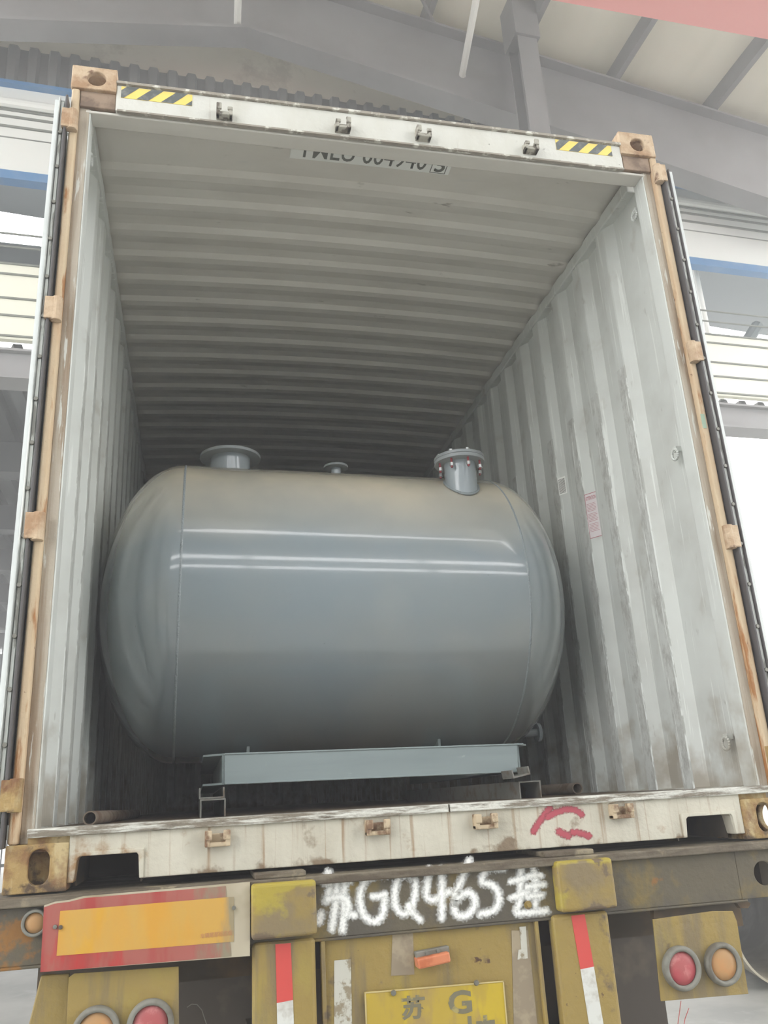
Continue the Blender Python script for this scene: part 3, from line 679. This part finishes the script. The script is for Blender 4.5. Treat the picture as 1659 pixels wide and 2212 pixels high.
# ------------------------------------------------------------------ the tank on its skid
tc = Vector((-.048, 1.444, 1.073)); TR, TLc, TA, TYAW, TT = .702, .753, .367, .0165, -.016
TK = thing('storage_tank', 'large glossy grey horizontal tank with domed ends and three top nozzles inside the container', 'tank', (tc.x, tc.y, .30))
Mr = Matrix.Rotation(TYAW, 3, 'Z') @ Matrix.Rotation(-TT, 3, 'Y')
TX = Mr @ Vector((1, 0, 0)); TZ = Mr @ Vector((0, 0, 1))
prof = []
for i in range(17): a = PI / 2 * i / 16; prof.append((-TLc - TA * math.cos(a), TR * math.sin(a)))
for i in range(1, 12): prof.append((-TLc + 2 * TLc * i / 12, TR))
for i in range(17): a = PI / 2 * i / 16; prof.append((TLc + TA * math.sin(a), TR * math.cos(a)))
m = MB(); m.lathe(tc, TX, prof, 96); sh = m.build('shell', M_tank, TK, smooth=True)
for s in (-1, 1):
    m = MB(); m.lathe(tc, TX, [(s * TLc - .005, TR), (s * TLc - .002, TR + .0014), (s * TLc + .002, TR + .0014), (s * TLc + .005, TR)], 128); m.build('weld_seam', M_weld, TK, smooth=True)
def nozzle(X, Y, ztop, rn, rfl, th, name, bolts=0, cover=False, lab=None):
    zb = tc.z + math.sqrt(max(TR ** 2 - (Y - tc.y) ** 2, .01)) - TT * 0 - .06
    m = MB(); m.tube((X, Y, zb - .05), (X, Y, ztop - th), rn, 40, ri=rn - .008); nz = autosmooth(m.build(name, M_nozzle, TK), .7)
    m = MB(); m.tube((X, Y, ztop - th), (X, Y, ztop), rfl, 48, ri=(None if cover else rn - .008)); autosmooth(m.build('flange', M_flange, nz, bevel=.0015), .7)
    m = MB()                                              # fillet weld where neck meets shell
    ring = []
    for i in range(48):
        a = 2 * PI * i / 48; x, y = X + math.cos(a) * (rn + .004), Y + math.sin(a) * (rn + .004)
        z = tc.z + math.sqrt(max(TR ** 2 - (y - tc.y) ** 2, .01)) + (x - tc.x) * TX.z; ring.append(Vector((x, y, z)))
    for i in range(48): m.tube(ring[i], ring[(i + 1) % 48], .006, 6, cap=False)
    m.build('fillet_weld', M_weld, nz, smooth=True)
    if cover:
        m = MB(); m.tube((X, Y, ztop + .001), (X, Y, ztop + .016), rfl, 48); autosmooth(m.build('blind_flange', M_flange, nz, bevel=.0015), .7)
    for i in range(bolts):
        a = 2 * PI * (i + .12) / bolts - PI / 2; bx, by = X + math.cos(a) * rfl * .84, Y + math.sin(a) * rfl * .84
        m = MB(); m.tube((bx, by, ztop + .016), (bx, by, ztop + .028), .011, 6); m.tube((bx, by, ztop - .058), (bx, by, ztop - .042), .011, 6)
        nf = len(m.b.faces); m.tube((bx, by, ztop - .066), (bx, by, ztop + .03), .0055, 8)
        m.b.faces.ensure_lookup_table()
        for f in m.b.faces[nf:]: f.material_index = 1
        m.build('bolt', [M_zinc, M_redbolt], nz)
    return nz
nozzle(-.567, 1.46, 1.775 + .135, .103, .155, .016, 'manhole_nozzle')
nozzle(-.012, 1.46, 1.775 + .098, .027, .065, .012, 'small_nozzle')
nozzle(.525, 1.0, 1.73, .078, .124, .018, 'bolted_nozzle', bolts=8, cover=True)
# skid frame: front cross channel, two side channels, saddles
yb0 = .56
LT, LB = onY(485, 1627, yb0), onY(485, 1695, yb0); RT, RB = onY(1117, 1606, yb0), onY(1120, 1668, yb0)
def cbar(m, A0, A1, B0, B1, dy0, dy1):
    """bar whose front is the quad A0 (low) A1 (high) - B0 B1, from depth dy0 to dy1"""
    v = lambda P, d: Vector((P.x, P.y + d, P.z)); m.prism([v(A0, dy0), v(A1, dy0), v(A1, dy1), v(A0, dy1)], [v(B0, dy0), v(B1, dy0), v(B1, dy1), v(B0, dy1)])
m = MB(); cbar(m, LB, LT, RB, RT, 0, .008)
up = Vector((0, 0, .006))
cbar(m, LT - up, LT, RT - up + Vector((.025, 0, 0)), RT + Vector((.025, 0, 0)), -.004, .05); cbar(m, LB, LB + up, RB + Vector((.03, 0, 0)), RB + up + Vector((.03, 0, 0)), -.004, .05)
m.build('cross_beam', M_skid, TK, bevel=.0015)
for T_, B_, sg in ((LT, LB, -1), (RT, RB, 1)):
    m = MB(); x = T_.x; x0, x1 = (x - .008, x) if sg < 0 else (x, x + .008)
    m.box(x0, x1, yb0 + .01, 2.35, B_.z, T_.z)
    xa, xb = (x - .075, x) if sg < 0 else (x, x + .06)
    ya = yb0 + .03
    for zz in (T_.z - .007, B_.z):
        ring = lambda z: [Vector((x, yb0 + .005, z)), Vector((xa if sg < 0 else xb, ya + .03, z)), Vector((xa if sg < 0 else xb, 2.35, z)), Vector((x, 2.35, z))]
        m.prism(ring(zz), ring(zz + .007))
    m.build('side_beam', M_skid, TK)
for xs in (-.50, .36):
    m = MB(); a = []
    for i in range(13):
        yy = 1.444 + (-.28 + .56 * i / 12); a.append((yy, tc.z - math.sqrt(TR ** 2 - (yy - tc.y) ** 2) - .001))
    ring = [(1.444 - .28, .36)] + a + [(1.444 + .28, .36)]
    m.prism([Vector((xs, y, z)) for y, z in ring], [Vector((xs + .012, y, z)) for y, z in ring]); m.box(xs - .05, xs + .06, 1.444 - .3, 1.444 + .3, .352, .362)
    m.build('saddle', M_skid, TK)
P = onY(1160, 1582, 1.35); m = MB(); m.tube((P.x - .14, 1.35, P.z), (P.x, 1.35, P.z), .022, 16); m.tube((P.x - .004, 1.35, P.z), (P.x + .012, 1.35, P.z), .045, 20); m.build('drain_nozzle', M_nozzle, TK)

# ------------------------------------------------------------------ loose steel under the skid
def uchan(name, px, opening, tilt, y0, y1, lab, w=.088, h=.042, t=.0055):
    """U channel lying along the container; px = pixel of its lower left corner at y0"""
    P = onY(px[0], px[1], y0); c, s = math.cos(tilt), math.sin(tilt)
    if opening == 'down': pr = [(0, 0), (t, 0), (t, h - t), (w - t, h - t), (w - t, 0), (w, 0), (w, h), (0, h)]
    else: pr = [(0, 0), (w, 0), (w, h), (w - t, h), (w - t, t), (t, t), (t, h), (0, h)]
    f = lambda y: [Vector((P.x + a * c - b * s, y, P.z + a * s + b * c)) for a, b in pr]
    m = MB(); m.prism(f(y0), f(y1)); m.build(name, M_steel, loc=Vector((P.x, y0, P.z)), label=lab, cat='steel channel', group='steel channels packed under the tank skid', bevel=.0006)
    return P
def at_floor(px, py, y):                                   # keep the lower pieces on the plywood
    return (px, py)
zf = .1555
P = onY(432, 1750, .42)
def uch(name, x, z, opening, tilt, y0, y1, lab, w=.088, h=.042, t=.0055):
    c, s = math.cos(tilt), math.sin(tilt)
    if opening == 'down': pr = [(0, 0), (t, 0), (t, h - t), (w - t, h - t), (w - t, 0), (w, 0), (w, h), (0, h)]
    else: pr = [(0, 0), (w, 0), (w, h), (w - t, h), (w - t, t), (t, t), (t, h), (0, h)]
    f = lambda y: [Vector((x + a * c - b * s, y, z + a * s + b * c)) for a, b in pr]
    m = MB(); m.prism(f(y0), f(y1)); m.build(name, M_steel, loc=Vector((x, y0, z)), label=lab, cat='steel channel', group='steel channels packed under the tank skid', bevel=.0006)
A_ = onY(432, 1727, .50); B_ = onY(430, 1703, .50); C_ = onY(1120, 1688, .50); D_ = onY(1097, 1683, .50)
hA = A_.z - zf
uch('steel_channel', A_.x, zf, 'down', 0, .50, 2.3, 'upside down steel channel on the plywood under the left end of the skid', h=hA)
uch('steel_channel', B_.x, A_.z + .001, 'up', 0, .51, 2.3, 'open steel channel stacked on another under the left end of the skid', h=max(B_.z - A_.z, .02))
uch('steel_channel', C_.x, zf, 'down', 0, .50, 2.3, 'upside down steel channel on the plywood under the right end of the skid', h=C_.z - zf)
uch('steel_channel', D_.x, D_.z, 'up', .17, .44, .555, 'tilted steel channel wedged between the skid right end and the channel below', w=.070, h=.030)
# loose pipes in the two floor corners
for px, py, L_, lab in ((195, 1752, 1.9, 'short rusty pipe lying on the container floor along the left wall'), (1246, 1690, 2.6, 'rusty pipe lying on the container floor along the right wall')):
    P = onY(px, py, .20); r = .021
    if px > 800: P = onY(px, py, .95); r = .024
    m = MB(); m.tube((P.x, P.y, zf + r), (P.x * .985, P.y + L_, zf + r), r, 20, ri=r - .004); autosmooth(m.build('steel_pipe', M_pipe, loc=(P.x, P.y, zf), label=lab, cat='pipe'), .7)

# ------------------------------------------------------------------ the trailer
TRL = thing('container_trailer', 'dirty yellow container trailer with sprayed number, reflector board and tail lamps', 'trailer', (0, -.03, -Z0))
yF = -.03
m = MB(); m.box(-1.26, 1.30, -.055, 1.5, -.036, -.012); m.build('bed_edge', M_bed, TRL, bevel=.004)
for a, b in ((550, 660), (1180, 1282)):
    x0, x1 = onY(a, 1880, -.05).x, onY(b, 1830, -.05).x; m = MB(); m.box(x0, x1, -.05, .2, -.012, .004); m.build('support_pad', M_bed, TRL, bevel=.004)
m = MB(); zt1, zb1 = -.036, -.178
m.box(-1.26, .98, yF, yF + .012, zb1, zt1); m.holed(.98, 1.30, zb1, zt1, yF, yF + .012, 1.075, -.108, .036, .036)
m.box(-1.26, 1.0, yF, .12, zb1 - .008, zb1); m.box(-1.26, 1.30, .11, .12, zb1, zt1) if False else None
rb_ = m.build('rear_beam', M_beam, TRL, bevel=.003)
def quad_on(px4, y, t, m=None):
    """plate whose front corners are given on the plane y"""
    m = m or MB(); a = [onY(x, z, y) for x, z in px4]; m.prism(a, [p + Vector((0, t, 0)) for p in a]); return m
# folded yellow buffer blocks
for q in (((543, 1908), (683, 1903), (685, 2020), (545, 2032)), ((1202, 1862), (1322, 1852), (1333, 1962), (1216, 1972))):
    a = [onY(x, z, -.08) for x, z in q]; x0, x1 = a[0].x, a[1].x; z1, z0 = (a[0].z + a[1].z) / 2, (a[2].z + a[3].z) / 2
    m = MB(); m.box(x0, x1, -.08, yF, z0, z1); m.build('buffer_block', M_yelblock, TRL, bevel=.010, seg=3)
# posts with conspicuity tape
def zat(y): return y
for k, (xl, xr, tl) in enumerate(((-.553, -.379, (595, 628, 597, 633)), (.331, .512, (1235, 1268, 1254, 1283)))):
    m = MB(); m.box(xl, xr, -.045, .0, -1.02, -.172); po = m.build('buffer_post', M_yel, TRL, bevel=.012, seg=3)
    y = -.0465
    if k == 0: r_ = [(595, 2040), (628, 2037), (633, 2160), (598, 2167)]; w_ = [(598, 2167), (633, 2160), (642, 2400), (602, 2400)]
    else: r_ = [(1234, 1978), (1263, 1975), (1283, 2088), (1254, 2094)]; w_ = [(1254, 2094), (1283, 2088), (1335, 2400), (1302, 2400)]
    quad_on(r_, y, .0015).build('red_tape', M_tapered, po); wt = quad_on(w_, y, .0015).build('white_tape', M_tapewhite, po)
# centre panel with peeled bands
m = MB(); m.box(-.362, .292, -.012, .0, -.98, -.178); m.box(-.362, -.350, -.028, -.012, -.98, -.178); m.box(.280, .292, -.028, -.012, -.98, -.178); cp = m.build('centre_panel', M_yel, TRL, bevel=.003)
quad_on([(1105, 2010), (1140, 2010), (1170, 2300), (1112, 2300)], -.0135, .001).build('bare_band', M_peel, cp)
quad_on([(848, 2010), (892, 2008), (895, 2105), (845, 2108)], -.0135, .001).build('bare_band', M_peel, cp)
quad_on([(722, 2075), (758, 2072), (762, 2300), (722, 2300)], -.0137, .001).build('tape_remnant', M_taperemain, cp)
quad_on([(1122, 2002), (1136, 2001), (1139, 2050), (1126, 2051)], -.015, .001).build('tape_remnant', M_taperemain, cp)
quad_on([(1120, 2052), (1139, 2048), (1140, 2070), (1118, 2073)], -.015, .001).build('tape_remnant', M_taperemain, cp)
# orange plate lamp under its bracket
m = quad_on([(897, 2057), (970, 2043), (972, 2058), (900, 2072)], -.035, .022); lb = m.build('plate_lamp_bracket', M_ring, TRL, bevel=.003)
quad_on([(901, 2072), (971, 2056), (975, 2079), (905, 2095)], -.055, .045).build('orange_lens', M_orange, lb, bevel=.005)
for a, b in ((922, 2059), (946, 2054)): P = onY(a, b, -.036); m = MB(); m.tube(P, P + Vector((0, -.006, 0)), .005, 10); m.build('bolt', M_bolt, lb)
# number plate
A = onY(787, 2143, -.022); B = onY(1088, 2118, -.022); wpl = B.x - A.x; dz = (B.z - A.z)
PP = lambda a, b, l: Vector((A.x + a, -.022 - l, A.z + dz * a / wpl - b))      # b downwards
m = MB(); m.prism([PP(0, 0, 0), PP(wpl, 0, 0), PP(wpl, .215, 0), PP(0, .215, 0)], [PP(0, 0, -.0015), PP(wpl, 0, -.0015), PP(wpl, .215, -.0015), PP(0, .215, -.0015)])
pl = m.build('number_plate', M_plate, TRL, bevel=.0)
m = MB()
for a0, a1, b0, b1 in ((0, wpl, 0, .004), (0, .004, 0, .215), (wpl - .004, wpl, 0, .215), (0, wpl, .211, .215)): m.prism([PP(a0, b0, .002), PP(a1, b0, .002), PP(a1, b1, .002), PP(a0, b1, .002)], [PP(a0, b0, 0), PP(a1, b0, 0), PP(a1, b1, 0), PP(a0, b1, 0)])
m.build('plate_rim', mat('worn_plate_rim', (188, 170, 120), .5), pl, bevel=.001)
for a, b in ((850, 2145), (1029, 2123)): P = onY(a, b, -.024); m = MB(); m.tube(P, P + Vector((0, -.006, 0)), .008, 14, r1=.006); m.build('bolt', M_bolt, pl)
text('苏', .070, .060, lambda a, b, l: PP(a + .104, .078 - b, l), M_plateink, 'plate_character', pl, bold=.03)
text('G', .070, .060, lambda a, b, l: PP(a + .240, .075 - b, l), M_plateink, 'plate_character', pl, bold=.03)
text('Q465挂', .345, .108, lambda a, b, l: PP(a + .035, .190 - b, l), M_plateink, 'plate_characters', pl, bold=.02)
# sprayed number on the beam
M_spw = spray('white_spray_paint', (236, 236, 232), .75)
c5 = lambda L: [(560 + x / 2.242, 1820 + y / 2.242) for x, y in L]
G5 = [([(335, 145), (345, 190), (340, 240), (322, 285)], 1), ([(318, 200), (360, 190), (405, 195), (435, 190)], 1), ([(378, 190), (372, 290), (352, 420)], 1), ([(415, 175), (410, 250), (412, 340), (404, 425)], 1),
      ([(330, 275), (380, 262), (420, 268), (436, 300), (425, 350)], .9), ([(300, 345), (292, 385)], 1), ([(448, 350), (462, 352)], 1),
      ([(612, 160), (560, 158), (510, 185), (486, 245), (490, 320), (520, 372), (562, 388), (592, 362), (606, 318), (608, 262)], 1), ([(548, 262), (575, 262), (608, 250)], .9),
      ([(735, 170), (700, 150), (668, 180), (652, 250), (660, 320), (700, 355), (738, 320), (756, 250), (758, 190), (735, 152), (700, 152)], .95), ([(722, 305), (750, 350), (780, 375)], .9),
      ([(825, 130), (812, 200), (806, 262), (838, 284), (880, 262), (918, 238)], .95), ([(884, 128), (884, 250), (884, 368)], .95),
      ([(1016, 88), (1000, 130), (975, 190), (950, 255), (940, 320), (960, 356), (1005, 358), (1042, 320), (1046, 270), (1020, 238), (985, 246), (955, 285)], 1),
      ([(1182, 124), (1140, 122), (1094, 130), (1080, 170), (1078, 200), (1120, 198), (1155, 230), (1165, 285), (1140, 335), (1072, 346)], 1),
      ([(1268, 118), (1266, 200), (1262, 290), (1245, 330)], .9), ([(1215, 190), (1255, 180), (1300, 168)], .8), ([(1222, 268), (1262, 255), (1302, 240)], .9),
      ([(1328, 118), (1338, 180), (1338, 260), (1336, 330)], .9), ([(1300, 165), (1340, 155), (1366, 160)], .8), ([(1298, 215), (1340, 208), (1378, 202)], .9), ([(1300, 265), (1370, 255)], .9), ([(1252, 342), (1310, 338), (1390, 330)], 1)]
PB = lambda x, y, l: onY(x, y, yF - .0005 - l)
stroke_mesh([(c5(a), w) for a, w in G5], PB, 15, M_spw, 'sprayed_number', rb_, label='white sprayed writing GQ465 between two characters')
P = onY(1140, 1955, yF); m = MB(); m.tube(P, P + Vector((0, -.014, 0)), .007, 6); m.tube(P, P + Vector((0, -.004, 0)), .012, 12); m.build('bolt', M_yelblock, rb_)
# reflector board
yB = -.062
bd = quad_on([(87, 2100), (95, 1956), (118, 1948), (150, 1944), (180, 1936), (540, 1905), (540, 2065)], yB, .003).build('reflector_board', M_board, TRL)
quad_on([(87, 2100), (95, 1960), (118, 1952), (150, 1948), (182, 1940), (488, 1914), (500, 2066)], yB - .0008, .0006).build('red_field', M_red, bd)
quad_on([(122, 2065), (130, 1968), (505, 1937), (505, 2034)], yB - .0016, .0006).build('amber_field', M_amberbd, bd)
A2 = onY(433, 2028, yB - .002); text('车辆尾部标志板', .085, .013, lambda a, b, l: A2 + Vector((a, -l * .3, b + a * .02)), mat('small_red_print', (176, 122, 84), .6), 'small_print', bd, bold=.005)
for a, b in ((119, 2002), (505, 1961), (131, 2003)): P = onY(a, b, yB - .002); m = MB(); m.tube(P, P + Vector((0, -.004, 0)), .0055, 12); m.build('rivet', M_bolt if a != 131 else M_dark, bd, bevel=.001)
# lamps
def lamp(px, py, r, ml, parent, y, name='round_lamp'):
    P = onY(px, py, y); m = MB(); m.lathe(P, (0, -1, 0), [(-.004, r * 1.30), (.008, r * 1.32), (.018, r * 1.22), (.016, r * 1.0), (.004, r * .98)], 40)
    bz = m.build(name, M_ring, parent, smooth=True)
    m = MB(); m.lathe(P, (0, -1, 0), [(.004, r * .99), (.009, r * .93), (.012, r * .5), (.013, 0)], 40); m.build('lens', ml, bz, smooth=True)
lamp(76, 1993, .026, M_amblens, rb_, yF, 'marker_lamp')
rp = quad_on([(1410, 1986), (1540, 1968), (1583, 1968), (1592, 1990), (1617, 2147), (1428, 2163)], -.03, .004).build('lamp_panel', M_yel, TRL, bevel=.001)
quad_on([(1412, 1958), (1566, 1944), (1568, 1972), (1412, 1986)], .0, .02).build('panel_hanger', M_dark, rp)
lamp(1471, 2091, .047, M_redlens, rp, -.034); lamp(1560, 2082, .046, M_amblens, rp, -.034)
lp = quad_on([(148, 2112), (160, 2103), (386, 2088), (388, 2420), (135, 2440)], -.03, .004).build('lamp_panel', M_yel, TRL, bevel=.001)
lamp(325, 2212, .046, M_redlens, lp, -.034); lamp(207, 2228, .046, M_amblens, lp, -.034)
quad_on([(88, 2108), (150, 2104), (150, 2440), (40, 2440), (62, 2212)], -.0, .02).build('side_bracket', M_yel, TRL, bevel=.004)
# chassis beneath
for sg in (-1, 1):
    m = MB(); x = sg * .45; m.box(x - .07, x + .07, .0, 12, -.19, -.175); m.box(x - .006, x + .006, .0, 12, -.55, -.19); m.box(x - .07, x + .07, 0, 12, -.565, -.55); m.build('chassis_rail', M_dark, TRL)
    m = MB(); x = sg * 1.19; m.box(x - .04, x + .04, .1, 12, -.18, -.04); m.build('side_rail', M_dark, TRL)
for y in [1.2 + 1.2 * i for i in range(9)]:
    m = MB(); m.box(-1.17, 1.17, y, y + .08, -.17, -.04); m.build('crossmember', M_dark, TRL)
m = MB(); m.box(-1.15, 1.15, .25, .28, -.30, -.17); m.build('crossmember', M_dark, TRL)
m = MB(); m.box(-.60, .60, .93, 1.1, -.95, -.19); m.build('crossmember', M_dark, TRL)
m = MB(); m.box(-.62, .62, .62, .70, -.34, -.26); m.build('crossmember', M_dark, TRL)
for y in (2.3, 3.6, 4.9):
    m = MB(); m.tube((-.95, y, -1.0), (.95, y, -1.0), .07, 16); ax = m.build('axle', M_dark, TRL)
    for sg in (-1, 1):
        for xo in (.66, .98):
            m = MB(); m.lathe((sg * xo - .12, y, -1.0), (1, 0, 0), [(.02, .28), (.0, .32), (.0, .44), (.03, .49), (.12, .50), (.21, .49), (.24, .44), (.24, .32), (.22, .28)], 40)
            m.build('tyre', M_rubber, ax, smooth=True)
            m = MB(); m.lathe((sg * xo - .10, y, -1.0), (1, 0, 0), [(0, .0), (0, .28), (.2, .28), (.2, 0)], 24); m.build('rim', M_dark, ax)
    
for sg in (-1, 1):
    m = MB(); m.box(*(sorted((sg * .40, sg * (1.16 if sg > 0 else .78)))), .90, .915, -1.22, -.19); m.build('mud_flap', M_rubber, TRL, bevel=.003)
# ------------------------------------------------------------------ large pipe on the ground, right of the trailer
R_ = .42; P = onY(1705, 2058, 4.3)
m = MB(); m.tube((P.x, 4.3, -Z0 + R_), (P.x + 1.6, 9.5, -Z0 + R_), R_, 56, ri=R_ - .018)
autosmooth(m.build('large_pipe', M_bigpipe, loc=(P.x, 4.3, -Z0), label='large pale open pipe lying on the yard to the right of the trailer', cat='pipe'), .7)


# loose wires under the lamp panels
def wire(pts, y, r, mt, parent, name='loose_wire', **k):
    P = [onY(a, b, y) for a, b in pts]; m = MB()
    for i in range(len(P) - 1): m.tube(P[i], P[i + 1], r, 6, cap=(i in (0, len(P) - 2)))
    return m.build(name, mt, parent, smooth=True, **k)
M_redwire = mat('red_wire', (178, 84, 78), .5)
wire([(1471, 2162), (1468, 2185), (1464, 2214), (1462, 2260)], -.02, .0012, M_redwire, rp); wire([(1488, 2178), (1480, 2200), (1474, 2230)], -.02, .0012, M_redwire, rp)
wire([(404, 2176), (414, 2169), (426, 2170), (436, 2182), (442, 2200), (452, 2230)], .05, .0012, M_bolt, lp)
# cracks of dirt: small bracket hanging below the right end of the beam
quad_on([(1590, 1948), (1612, 1945), (1622, 1952), (1616, 1962), (1600, 1962)], .0, .02).build('beam_lug', M_dark, rb_)
# barred fence far off, left of the container
P = onY(8, 1820, 13.0); m = MB()
x = P.x - 2.4
while x < P.x + .8: m.tube((x, 13.0, -Z0), (x, 13.0, .35), .012, 6); x += .07
m.box(P.x - 2.4, P.x + .8, 12.98, 13.02, .30, .35); m.box(P.x - 2.4, P.x + .8, 12.98, 13.02, -.55, -.50); m.box(P.x - 2.4, P.x + .8, 12.98, 13.02, -1.45, -1.40)
m.build('barred_fence', M_darkbeam, loc=(P.x - .8, 13.0, -Z0), label='barred metal fence far beyond the lower left corner of the container', cat='fence')

# crumpled pale sheeting heaped beyond the large pipe
m = MB(); rnd = random.Random(11); nx, ny = 26, 14; G = []
for j in range(ny):
    row = []
    for i in range(nx):
        u, v = i / (nx - 1), j / (ny - 1)
        h = 1.25 * math.sin(PI * u) ** .7 * math.sin(PI * min(v * 1.15, 1)) ** .6
        h *= 1 + .10 * math.sin(9 * u + 5 * v) + .07 * math.sin(23 * u - 11 * v) + rnd.uniform(-.05, .05)
        row.append(m.b.verts.new(Vector((5.2 + 4.6 * u + .3 * v, 10.6 + 2.4 * v + .15 * math.sin(8 * u), -Z0 + max(h, 0)))))
    G.append(row)
for j in range(ny - 1):
    for i in range(nx - 1): m.b.faces.new([G[j][i], G[j][i + 1], G[j + 1][i + 1], G[j + 1][i]])
m.build('crumpled_sheeting', mat('pale_sheeting', (214, 216, 216), .5, bump=.6, bscale=6), loc=(7.5, 11.6, -Z0), smooth=True, label='heap of crumpled pale sheeting on the yard behind the large pipe', cat='sheeting')

# ------------------------------------------------------------------ thin white haze in the yard
hz = bpy.data.materials.new('yard_haze'); hz.use_nodes = True; nt = hz.node_tree; nt.nodes.remove(nt.nodes['Principled BSDF'])
vs = nt.nodes.new('ShaderNodeVolumeScatter'); vs.inputs['Density'].default_value = .027; vs.inputs['Anisotropy'].default_value = .3
nt.links.new(vs.outputs[0], nt.nodes['Material Output'].inputs['Volume'])
m = MB(); m.box(-25, 25, -6.9, 30, -Z0 + .01, 15); struct(m.build('haze', hz))
